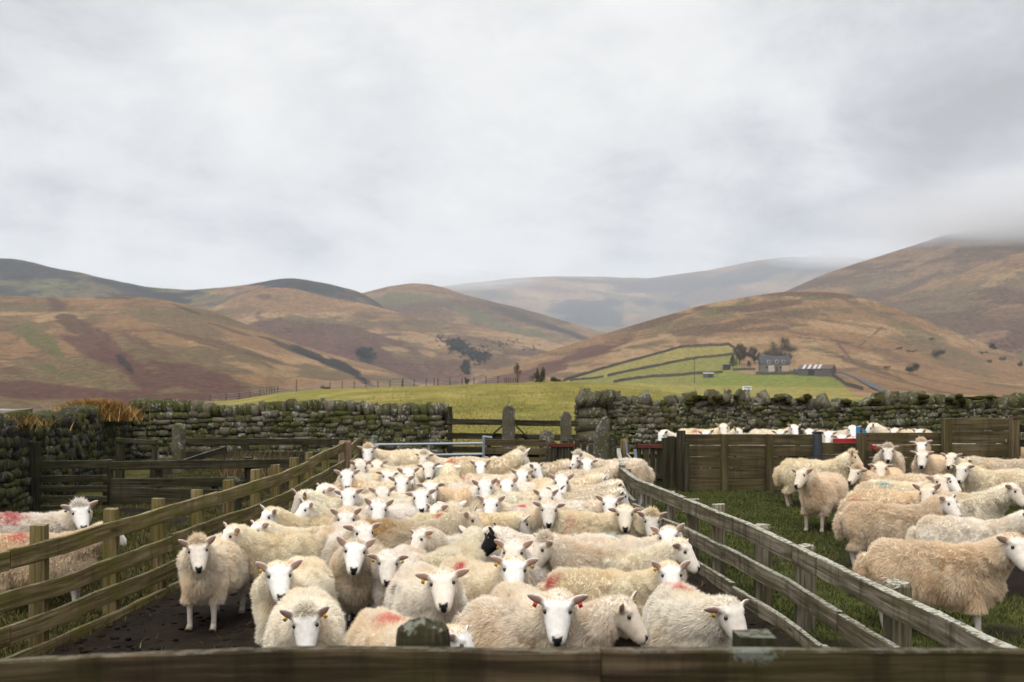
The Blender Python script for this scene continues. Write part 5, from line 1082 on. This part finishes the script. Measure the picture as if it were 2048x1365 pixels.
def round_tree(label, base, h, w, seed, group=None):
    r = np.random.default_rng(seed); root = thing('bare_tree', label, 'tree', base, 0, group); mt, mc = MB(), MB()
    mt.tube([(0, 0, -.3), (.1, 0, h * .14), (0, 0, h * .30)], [h * .03, h * .024, h * .02], 7, False); c = np.array((0, 0, h * .55)); ax = np.array((w * .5, w * .5, h * .44)); S = []
    for k in range(26):
        d = r.normal(0, 1, 3); d /= np.linalg.norm(d); d[2] = max(d[2], -.75); e = c + d * ax * r.uniform(.75, 1.0); s0 = np.array((0, 0, h * r.uniform(.12, .32))); m = s0 * .45 + e * .55 + np.array((0, 0, h * .06))
        (mt if k < 9 else mc).tube([s0, (s0 + m) / 2 + r.normal(0, .15, 3), m, e], [h * .013, h * .009, h * .006, h * .002], 4, False)
        for q in np.linspace(.4, 1, 7): S.append(m * (1 - q) + e * q)
    S = np.array(S); n = 6500; i = r.integers(len(S), size=n); p = S[i] + r.normal(0, 1, (n, 3)) * ax * .11; o = p - np.array((0, 0, h * .2)); o /= np.linalg.norm(o, axis=1)[:, None]
    d = o + r.normal(0, .5, (n, 3)); L = (h * .085 * r.uniform(.5, 1.3, n))[:, None]; s = np.cross(d, r.normal(0, 1, (n, 3))); s /= np.linalg.norm(s, axis=1)[:, None]; s *= h * .0042
    V = np.stack([p - s, p + s, p + d * L], 1).reshape(-1, 3); mc.add(V, [(3 * j, 3 * j + 1, 3 * j + 2) for j in range(n)])
    mt.build('trunk', BARK, root); mc.build('crown', TWIG, root); return root
def leaf_clump(c, rx, ry, rz_, n, L, r, flat=0.0):
    d = r.normal(0, 1, (n, 3)); d /= np.linalg.norm(d, axis=1)[:, None]; rad = r.random(n) ** .45
    p = np.array(c) + d * rad[:, None] * np.array((rx, ry, rz_)); a = r.normal(0, 1, (n, 3)); a /= np.linalg.norm(a, axis=1)[:, None]; b = np.cross(a, r.normal(0, 1, (n, 3))); b /= np.linalg.norm(b, axis=1)[:, None]
    l = (L * r.uniform(.5, 1.3, n))[:, None]; return np.stack([p - a * l * .5, p + b * l * .4, p + a * l * .6], 1).reshape(-1, 3)
def leafmat(name, a, b):
    m, t, bs = newmat(name, .9, .1); rr = nd(t, 'Attribute', attribute_name='rnd').outputs['Fac']; setc(t, bs, mixc(t, mth(t, 'ADD', mth(t, 'MULTIPLY', rr, .6), mth(t, 'MULTIPLY', noise(t, pos(t), .5, 3), .4)), a, b)); return m
GORSE = leafmat('gorse_leaf', (.018, .018, .009), (.062, .058, .028)); THORN = leafmat('thorn_leaf', (.022, .022, .010), (.085, .078, .030)); YEW = leafmat('yew_leaf', (.008, .016, .006), (.035, .055, .014)); WOODM = leafmat('wood_leaf', (.010, .011, .012), (.040, .040, .040))
def bush(name, label, base, w, h, seed, mat=None, n=2600, lumps=7, cat='bush', group=None, L=None, trunk=True):
    r = np.random.default_rng(seed); root = thing(name, label, cat, base, 0, group); V = []
    for k in range(lumps):
        c = (r.uniform(-.36, .36) * w, r.uniform(-.3, .3) * w, h * r.uniform(.28, .72)); V.append(leaf_clump(c, w * r.uniform(.12, .24), w * .2, h * r.uniform(.16, .30), n // lumps, L or h * .07, r))
    V = np.concatenate(V); me = raw_mesh('crown', V, np.arange(len(V), dtype=np.int32).reshape(-1, 3)); attr(me, 'rnd', np.repeat(r.random(len(V) // 3), 3), 'FLOAT'); link('crown', me, mat or GORSE, root)
    if trunk:
        mb = MB()
        for k in range(5): mb.tube([(r.uniform(-.12, .12) * w, 0, -.2), (r.uniform(-.2, .2) * w, r.uniform(-.1, .1) * w, h * .3), (r.uniform(-.35, .35) * w, r.uniform(-.2, .2) * w, h * .7)], [h * .03, h * .02, h * .008], 5, False)
        mb.build('trunk', BARK, root)
    return root
def conifer(name, label, base, w, h, seed, mat=None, cat='tree', n=1800):
    r = np.random.default_rng(seed); root = thing(name, label, cat, base); V = []
    for k in range(9):
        t = k / 9; V.append(leaf_clump((r.uniform(-.05, .05) * w, 0, h * (.12 + .82 * t)), w * .5 * (1 - t ** 1.6) + .1, w * .5 * (1 - t ** 1.6) + .1, h * .11, n // 9, h * .07, r))
    V = np.concatenate(V); me = raw_mesh('crown', V, np.arange(len(V), dtype=np.int32).reshape(-1, 3)); attr(me, 'rnd', np.repeat(r.random(len(V) // 3), 3), 'FLOAT'); link('crown', me, mat or YEW, root)
    mb = MB(); mb.tube([(0, 0, -.3), (0, 0, h * .8)], [h * .04, h * .015], 6); mb.build('trunk', BARK, root); return root
def px2m(px, d): return px * d / F
# farmhouse
b = onhill(1548, 743); d = b[1]; sc = d / F
ROOF = plain('slate_roof', (.032, .032, .038), .7, .3, .4, .9); STW = plain('house_stone', (.14, .127, .108), .9, .1, .4, .8); HARL = plain('pale_render', (.42, .38, .32), .9, .1, .15, .5); GLS = plain('window_glass', (.03, .035, .04), .15, .5, .2, 2)
W, Dp, Hw, Hr = 57 * sc, 6.0, 17 * sc, 15 * sc
h = thing('farmhouse', 'stone farmhouse with dark slate roof at the foot of the domed hill', 'house', b, R(-6))
def prism(mb, x0, x1, y0, y1, z0, z1, ov=.25):
    ym = (y0 + y1) / 2; mb.add([(x0 - ov, y0 - ov, z0 - .1), (x1 + ov, y0 - ov, z0 - .1), (x1 + ov, y1 + ov, z0 - .1), (x0 - ov, y1 + ov, z0 - .1), (x0 - ov, ym, z1), (x1 + ov, ym, z1)], [(0, 1, 5, 4), (2, 3, 4, 5), (0, 4, 3), (1, 2, 5), (0, 3, 2, 1)])
mb = MB(); mb.box((0, 0, Hw / 2 - .5), (W, Dp, Hw + 1)); mb.build('wall', STW, h)
mb = MB(); prism(mb, -W / 2, W / 2, -Dp / 2, Dp / 2, Hw, Hw + Hr); rfp = mb.build('roof', ROOF, h)
for x in (-W / 2 + .5, W / 2 - .5):
    mb = MB(); mb.box((x, 0, Hw + Hr + .3), (.8, .8, 1.8)); ch = mb.build('chimney', STW, rfp)
    mb = MB(); mb.tube([(x, 0, Hw + Hr + 1.2), (x, 0, Hw + Hr + 1.7)], .18, 8); mb.build('chimney_pot', HARL, ch)
for x, w, hh in ((-W * .28, 1.0, 1.2), (-W * .1, .9, 1.2), (W * .2, 1.0, 1.2), (W * .36, 1.0, 1.2)):
    mb = MB(); mb.box((x, -Dp / 2 - .03, 1.6), (w, .08, hh)); wn = mb.build('window', GLS, h); mb = MB(); mb.box((x, -Dp / 2 - .10, 1.6 - hh / 2 - .06), (w + .2, .12, .1)); mb.build('sill', HARL, wn)
mb = MB(); mb.box((W * .06, -Dp / 2 - .03, 1.0), (.9, .08, 2.0)); mb.build('door', plain('door_paint', (.08, .05, .03)), h)
for x in (-W * .22, W * .05, W * .28):
    mb = MB(); mb.box((x, -Dp / 2 + .4, Hw + .5), (1.2, 1.4, 1.3)); dm = mb.build('dormer', HARL, h); mb = MB(); mb.box((x, -Dp / 2 - .32, Hw + .5), (.8, .06, .8)); mb.build('pane', GLS, dm)
mb = MB(); mb.box((-W * .14, -Dp / 2 - .45, 1.2), (2.3, .9, 2.6)); mb.build('porch', HARL, h)
mb = MB(); mb.box((W * .35, -Dp / 2 - .35, 1.2), (3.0, .7, 2.4)); mb.build('lean_to', plain('sandstone', (.38, .30, .19)), h)
# barn
b = onhill(1634, 752); d = b[1]; sc = d / F; PANEL = plain('pale_sheet', (.36, .34, .34), .6, .3, .2, 1); barn = thing('barn', 'long low barn with rust and white sheet roof right of the farmhouse', 'barn', b, R(-32))
W, Dp, Hw, Hr = 66 * sc, 6.5, 2.5, 1.6
mb = MB(); mb.box((0, 0, Hw / 2 - .6), (W, Dp, Hw + 1.2)); mb.build('wall', plain('barn_stone', (.10, .093, .085), .9, .1, .3, 1), barn)
mb = MB(); prism(mb, -W / 2, W / 2, -Dp / 2, Dp / 2, Hw, Hw + Hr); rb = mb.build('roof', plain('rusty_sheet', (.095, .060, .046), .8, .2, .4, .7), barn)
for x in (-.38, -.22, -.06, .08):
    mb = MB(); mb.add([(x * W, -Dp / 2 - .2, Hw + .02), (x * W + 1.0, -Dp / 2 - .2, Hw + .02), (x * W + 1.0, -.1, Hw + Hr + .03), (x * W, -.1, Hw + Hr + .03), (x * W, -Dp / 2 - .2, Hw - .02), (x * W + 1.0, -Dp / 2 - .2, Hw - .02), (x * W + 1.0, -.1, Hw + Hr - .02), (x * W, -.1, Hw + Hr - .02)], CUBE_F); mb.build('roof_panel', PANEL, rb)
mb = MB(); mb.box((-W * .1, -Dp / 2 - .03, 1.0), (2.4, .1, 2.0)); mb.build('doorway', M['black'], barn)
def shed(label, px, py, w, hh, wallc, roofc, rz=0.0, name='shed', dp=2.0):
    b = onhill(px, py); sc = b[1] / F; t = thing(name, label, 'shed', b, R(rz)); w *= sc; hh *= sc
    mb = MB(); mb.box((0, 0, hh / 2 - .3), (w, dp, hh + .6)); mb.build('wall', wallc, t)
    mb = MB(); z = hh; mb.add([(-w / 2 - .1, -dp / 2 - .1, z), (w / 2 + .1, -dp / 2 - .1, z), (w / 2 + .1, dp / 2 + .1, z + .35), (-w / 2 - .1, dp / 2 + .1, z + .35), (-w / 2 - .1, -dp / 2 - .1, z + .12), (w / 2 + .1, -dp / 2 - .1, z + .12), (w / 2 + .1, dp / 2 + .1, z + .47), (-w / 2 - .1, dp / 2 + .1, z + .47)], CUBE_F); mb.build('roof', roofc, t)
    mb = MB(); mb.box((w * .1, -dp / 2 - .03, hh * .45), (w * .25, .06, hh * .8)); mb.build('door', M['black'], t)
shed('grey garden shed with a pale roof left of the farm', 1417, 755, 20, 8, plain('shed_grey', (.085, .09, .085)), PANEL)
shed('small black hut beside the yew', 1453, 739, 14, 10, M['black'], M['black'])
def car(label, px, py, rz, paint, L=4.2, cat='car', name='parked_car'):
    b = onhill(px, py); t = thing(name, label, cat, (b[0], b[1] - 1.5, b[2] + .05), R(rz)); prof = [(-.5, .35), (-.5, .75), (-.30, .88), (-.18, 1.35), (.20, 1.40), (.36, .95), (.5, .85), (.5, .35)]
    n = len(prof); V = [(x * L, y, z) for y in (-.85, .85) for x, z in prof]; mb = MB(); mb.add(V, [tuple(range(n))[::-1], tuple(range(n, 2 * n))] + [(i, (i + 1) % n, n + (i + 1) % n, n + i) for i in range(n)]); mb.build('body', paint, t)
    for y in (-.86, .86): mb = MB(); mb.box((.0 * L, y, 1.12), (L * .42, .03, .32)); mb.build('window', GLS, t)
    for x in (-.3, .3):
        for y in (-.8, .8): mb = MB(); mb.tube([(x * L, y - .1, .33), (x * L, y + .1, .33)], .33, 12); mb.build('wheel', M['black'], t)
car('white car parked in front of the farmhouse', 1554, 743, 4, M['white'], 4.3)
car('dark blue car parked right of the farmhouse', 1590, 744, 80, plain('blue_car', (.03, .04, .07), .3, .5))
b = onhill(1494, 784); t = thing('livestock_trailer', 'small white livestock trailer just above the right wall', 'trailer', onhill(1494, 784), R(-12)); t.scale = (1.35, 1.35, 1.0); mb = MB()
mb.box((0, 0, .95), (1.75, 1.2, 1.05)); mb.build('body', M['white'], t)
mb = MB(); mb.box((-.25, -.62, 1.1), (.7, .04, .4)); mb.build('side_panel', plain('panel_blue', (.25, .33, .42)), t)
for x in (.25, .6): mb = MB(); mb.box((x, -.62, 1.0), (.2, .04, .5)); mb.build('vent', M['black'], t)
for x in (-.4, .3): mb = MB(); mb.tube([(x, -.7, .3), (x, -.6, .3)], .28, 10); mb.build('wheel', M['black'], t)
mb = MB(); mb.bar((-.9, 0, .45), (-1.6, 0, .4), .08, .08); mb.build('drawbar', M['steel'], t)
# trees and bushes around the farm
def hz_(px, py, hpx): b = onhill(px, py); return b, hpx * b[1] / F
for lab, px, py, hp_, wp_, sd in (('tall bare tree left of the farmhouse', 1481, 729, 42, 27, 3), ('shorter bare tree between the yew and the farmhouse', 1511, 728, 35, 27, 4), ('broad rounded bare tree behind the farmhouse roof', 1570, 729, 57, 66, 6)):
    b, h = hz_(px, py, hp_); round_tree(lab, b + np.array([0, 9.0 if wp_ > 40 else 2.0, 0]), h, h * wp_ / hp_, sd)
b, h = hz_(1466, 733, 24); conifer('yew_tree', 'dark pointed yew at the farm', b, h * .85, h, 1)
b, h = hz_(1498, 733, 13); conifer('yew_tree', 'tiny dark conifer in the farm garden', b, h * .9, h, 2)
for i, (px, py, w, hp_, lab) in enumerate(((1828, 748, 40, 26, 'dark gorse bush low on the domed hill, lower of the large pair'), (1875, 717, 42, 20, 'dark gorse bush on the domed hill, upper of the large pair'), (1800, 701, 18, 8, 'small gorse scrap on the domed hill above the road'), (1822, 706, 22, 8, 'flat gorse scrap beside the small one on the domed hill'), (1985, 702, 22, 18, 'gorse bush on the right skyline shoulder of the domed hill'), (1968, 710, 22, 9, 'low gorse left of the shoulder bush'), (2006, 722, 18, 10, 'low gorse right below the shoulder bush'), (1980, 727, 12, 9, 'round gorse under the shoulder bushes'), (2040, 735, 14, 14, 'gorse at the right edge of the hill'), (1865, 682, 14, 7, 'tiny gorse high on the right slope'), (1773, 738, 20, 8, 'brown scrub near the road'))):
    b, h = hz_(px, py, hp_); bush('gorse_bush', lab, b, w * b[1] / F, h, 20 + i, GORSE, 3000, 8, cat='bush', group='gorse on the domed hill', trunk=False)
def fieldpt(px, d): return np.array([(px - 1024) / F * d, d, field_z(px, d) - .1])
b = fieldpt(1036, 112); bare_tree('hawthorn_tree', 'gnarled leafless thorn tree standing alone on the field crest', b, 2.9, .55, 12, dens=.6, tw=.022)
for px, w, h, lab, sd in ((1073, 2.7, 1.9, 'dense dark thorn bush on the field crest', 13), (1081, 1.3, 2.6, 'tall narrow thorn rising behind the dense bush', 14), (1113, 2.3, 1.5, 'rounded thorn bush at the end of the crest walls', 15)):
    bush('thorn_bush', lab, fieldpt(px, 114 + sd * .3), w, h, sd, THORN, 2600, 8, group='thorn bushes on the crest', L=.10)
for px, w, h, sd, lab in ((650, 1.5, .75, 16, 'low scrub by the crest fence at left'), (934, .7, 1.2, 17, 'little bare shrub on the crest fence line')): bush('scrub_bush', lab, fieldpt(px, 113), w, h, sd, THORN, 900, 5, L=.08)
# dark woods in the gullies of the middle hill: far masses
def wood(label, pts, D, n, hgt, seed):
    r = np.random.default_rng(seed); V = []
    for k in range(n):
        i = r.integers(len(pts)); px, py, rx, ry = pts[i]; q = r.normal(0, .55, 2); p = midhill(px + q[0] * rx, py + q[1] * ry); hh = hgt * r.uniform(.6, 1.2)
        V.append(leaf_clump(p, hh * .38, hh * .38, hh * .55, 90, hh * .22, r))
    V = np.concatenate(V); me = raw_mesh('wood', V, np.arange(len(V), dtype=np.int32).reshape(-1, 3)); attr(me, 'rnd', np.repeat(r.random(len(V) // 3), 3), 'FLOAT'); tag(link('wood', me, WOODM), label, 'wood', kind='stuff')
wood('dark wood filling the gully of the middle hill', [(905, 690, 12, 7), (922, 702, 16, 9), (942, 713, 18, 9), (962, 721, 13, 10), (932, 738, 7, 10), (915, 699, 14, 8)], 760, 520, 5, 1)
wood('small dark wood on the middle hill', [(730, 708, 11, 8)], 800, 110, 5, 2)
wood('thin scattered birch scrub on the middle hill', [(1010, 690, 34, 8), (990, 700, 26, 8), (1065, 703, 20, 6), (880, 680, 6, 8)], 860, 60, 3.5, 3)
# far walls of the farm fields
def far_wall(label, pl, h=1.3, t=.8):
    root = thing('field_wall', label, 'stone wall'); pts = []
    for (a, b), (c, d_) in zip(pl[:-1], pl[1:]):
        m = max(2, int(abs(c - a) / 5)); pts += [onhill(a + (c - a) * k / m, b + (d_ - b) * k / m) for k in range(m)]
    h *= .85; pts.append(onhill(*pl[-1])); pts = np.array(pts); n = len(pts); V = []
    for i, p in enumerate(pts):
        a = pts[min(i + 1, n - 1)] - pts[max(i - 1, 0)]; nx = np.array([-a[1], a[0], 0]); nx /= np.linalg.norm(nx) + 1e-9; hh = h * random.uniform(.82, 1.15)
        V += [p - nx * t / 2 - np.array([0, 0, .4]), p - nx * t * .3 + np.array([0, 0, hh]), p + nx * t * .3 + np.array([0, 0, hh]), p + nx * t / 2 - np.array([0, 0, .4])]
    Fc = [(4 * i + j, 4 * i + j + 1, 4 * i + 5 + j, 4 * i + 4 + j) for i in range(n - 1) for j in range(3)] + [(3, 2, 1, 0), (4 * n - 4, 4 * n - 3, 4 * n - 2, 4 * n - 1)]
    mb = MB(); mb.add(V, Fc); mb.build('stonework', FARW, root)
FARW = plain('far_wall_stone', (.080, .068, .050), .95, .05, .5, .8)
far_wall('upper stone wall bounding the farm\'s top field against the moor', [(1128, 764), (1165, 752), (1200, 741), (1262, 724), (1300, 713), (1360, 696), (1410, 693), (1458, 691), (1474, 700)], 1.6)
far_wall('middle stone wall crossing the farm fields below the top one', [(1140, 764), (1165, 761), (1200, 756), (1206, 754)], 1.1)
far_wall('long middle wall rising right towards the bare trees', [(1216, 753), (1262, 744), (1300, 736), (1340, 728), (1400, 717), (1475, 709)], 1.4)
far_wall('lowest farm wall, short stretch above the field crest', [(1228, 766), (1250, 762), (1300, 757), (1350, 753), (1400, 749), (1445, 746)], 1.3)
far_wall('garden wall in front of the farmhouse', [(1512, 750), (1545, 749), (1600, 750), (1640, 753)], 1.3)
far_wall('low wall at the left of the farm garden', [(1465, 741), (1490, 740), (1510, 741)], 1.2)
far_wall('wall beside the farm road', [(1664, 752), (1680, 764), (1695, 773), (1725, 781)], 1.4)
# road
pts = [(1660, 742, 8), (1690, 749, 11), (1720, 760, 14), (1745, 772, 17), (1768, 784, 20), (1790, 793, 24)]
V = []
for px, py, w in pts: a, b = onhill(px - w / 2, py), onhill(px + w / 2, py); V += [a + np.array([0, 0, .25]), b + np.array([0, 0, .25])]
me = bpy.data.meshes.new('road'); me.from_pydata([tuple(v) for v in V], [], [(2 * i, 2 * i + 1, 2 * i + 3, 2 * i + 2) for i in range(len(pts) - 1)]); tag(link('road', me, plain('tarmac', (.055, .056, .062), .9, .2, .2, 2)), kind='structure')
p = [P(-60, 819, 60), P(30, 819, 60), P(84, 817, 60)]; mb = MB(); mb.rail([q for q in p], .10, 2.5); tag(mb.build('road', plain('wet_road', (.30, .31, .33), .4, .4, .1, 1)), kind='structure')
# post and wire fences along the crest
def crest_fence(label, xs, d, hs, name='wire_fence', wires=(.35, .6, .85), pick=None):
    root = thing(name, label, 'fence'); tops = []
    for i, px in enumerate(xs):
        b = fieldpt(px, d); h = hs if not hasattr(hs, '__len__') else hs[i]; mb = MB(); mb.tube([b, b + np.array([random.uniform(-.04, .04), 0, h])], .042, 6); mb.build('post', BARK, root); tops.append(b)
    mb = MB()
    for w in wires: mb.tube([t + np.array([0, 0, w]) for t in tops], .010, 4, False)
    mb.build('wire', M['steel'], root)
crest_fence('post and wire fence along the crest of the pasture', [420, 452, 478, 500, 519] + list(range(660, 1010, 24)), 113, .95)
crest_fence('single tall strainer posts on the crest fence', [593, 806, 868], 111.5, [1.45, 1.1, 1.0], wires=(.5,))
crest_fence('little picket enclosure on the crest at left', [522, 528, 533, 539, 544, 549, 555], 113, .95, 'picket_fence', (.4, .8))
crest_fence('short picket enclosure left of the lone thorn tree', [1010, 1014, 1018, 1022, 1026, 1031], 113, .75, 'picket_fence', (.3, .65))
b = onhill(1389, 766); t = thing('utility_pole', 'thin wooden pole standing in the fields left of the farm', 'pole', b); mb = MB(); mb.tube([(0, 0, -.3), (0, 0, 9)], [.14, .1], 8); mb.build('pole_shaft', BARK, t); mb = MB(); mb.box((0, 0, 8.5), (1.4, .1, .12)); mb.build('crossarm', BARK, t)
# ------------------------------------------------------------------ air
def volume_mat(name, col, dens, aniso=0.0):
    m = bpy.data.materials.new(name); m.use_nodes = True; t = m.node_tree; t.nodes.clear()
    v = nd(t, 'VolumePrincipled', {'Color': tuple(col) + (1,), 'Density': dens, 'Anisotropy': aniso})
    nd(t, 'OutputMaterial', {'Volume': v.outputs[0]}); return m
mb = MB(); mb.box((0, 3500, 340), (9000, 7400, 704)); hz = mb.build('haze', volume_mat('haze_air', (0.78, 0.86, 0.96), 0.00016)); tag(hz, kind='stuff')


def soft_cloud(px, py, d, rx, ry, rz_, dens, sc=2.2):
    """low cloud lying on a hill top: vapour that thins out towards its edge"""
    bm = bmesh.new(); bmesh.ops.create_icosphere(bm, subdivisions=3, radius=1.0); me = bpy.data.meshes.new('hill_cloud'); bm.to_mesh(me); bm.free()
    m = bpy.data.materials.new('vapour'); m.use_nodes = True; t = m.node_tree; t.nodes.clear(); oc = nd(t, 'TexCoord').outputs['Object']
    r = nd(t, 'VectorMath', {0: oc}, operation='LENGTH').outputs['Value']; e = mth(t, 'SUBTRACT', 1.0, mth(t, 'MULTIPLY', r, r), clamp=True)
    n = ramp(t, noise(t, oc, sc, 4, .55), [(.36, .15), (.62, 1.0)])
    v = nd(t, 'VolumePrincipled', {'Color': (.80, .81, .83, 1), 'Density': mth(t, 'MULTIPLY', mth(t, 'MULTIPLY', e, n), dens)})
    nd(t, 'OutputMaterial', {'Volume': v.outputs[0]})
    o = link('hill_cloud', me, m); o.location = P(px, py, d); o.scale = (rx, ry, rz_); tag(o, 'thin cloud lying on the hill top', 'cloud', kind='stuff')
for a in ((2200, 425, 1330, 380, 300, 46, .016), (2060, 446, 1380, 200, 240, 22, .012), (930, 562, 3900, 330, 300, 30, .006), (1690, 510, 4000, 360, 400, 40, .007)):
    soft_cloud(*a)
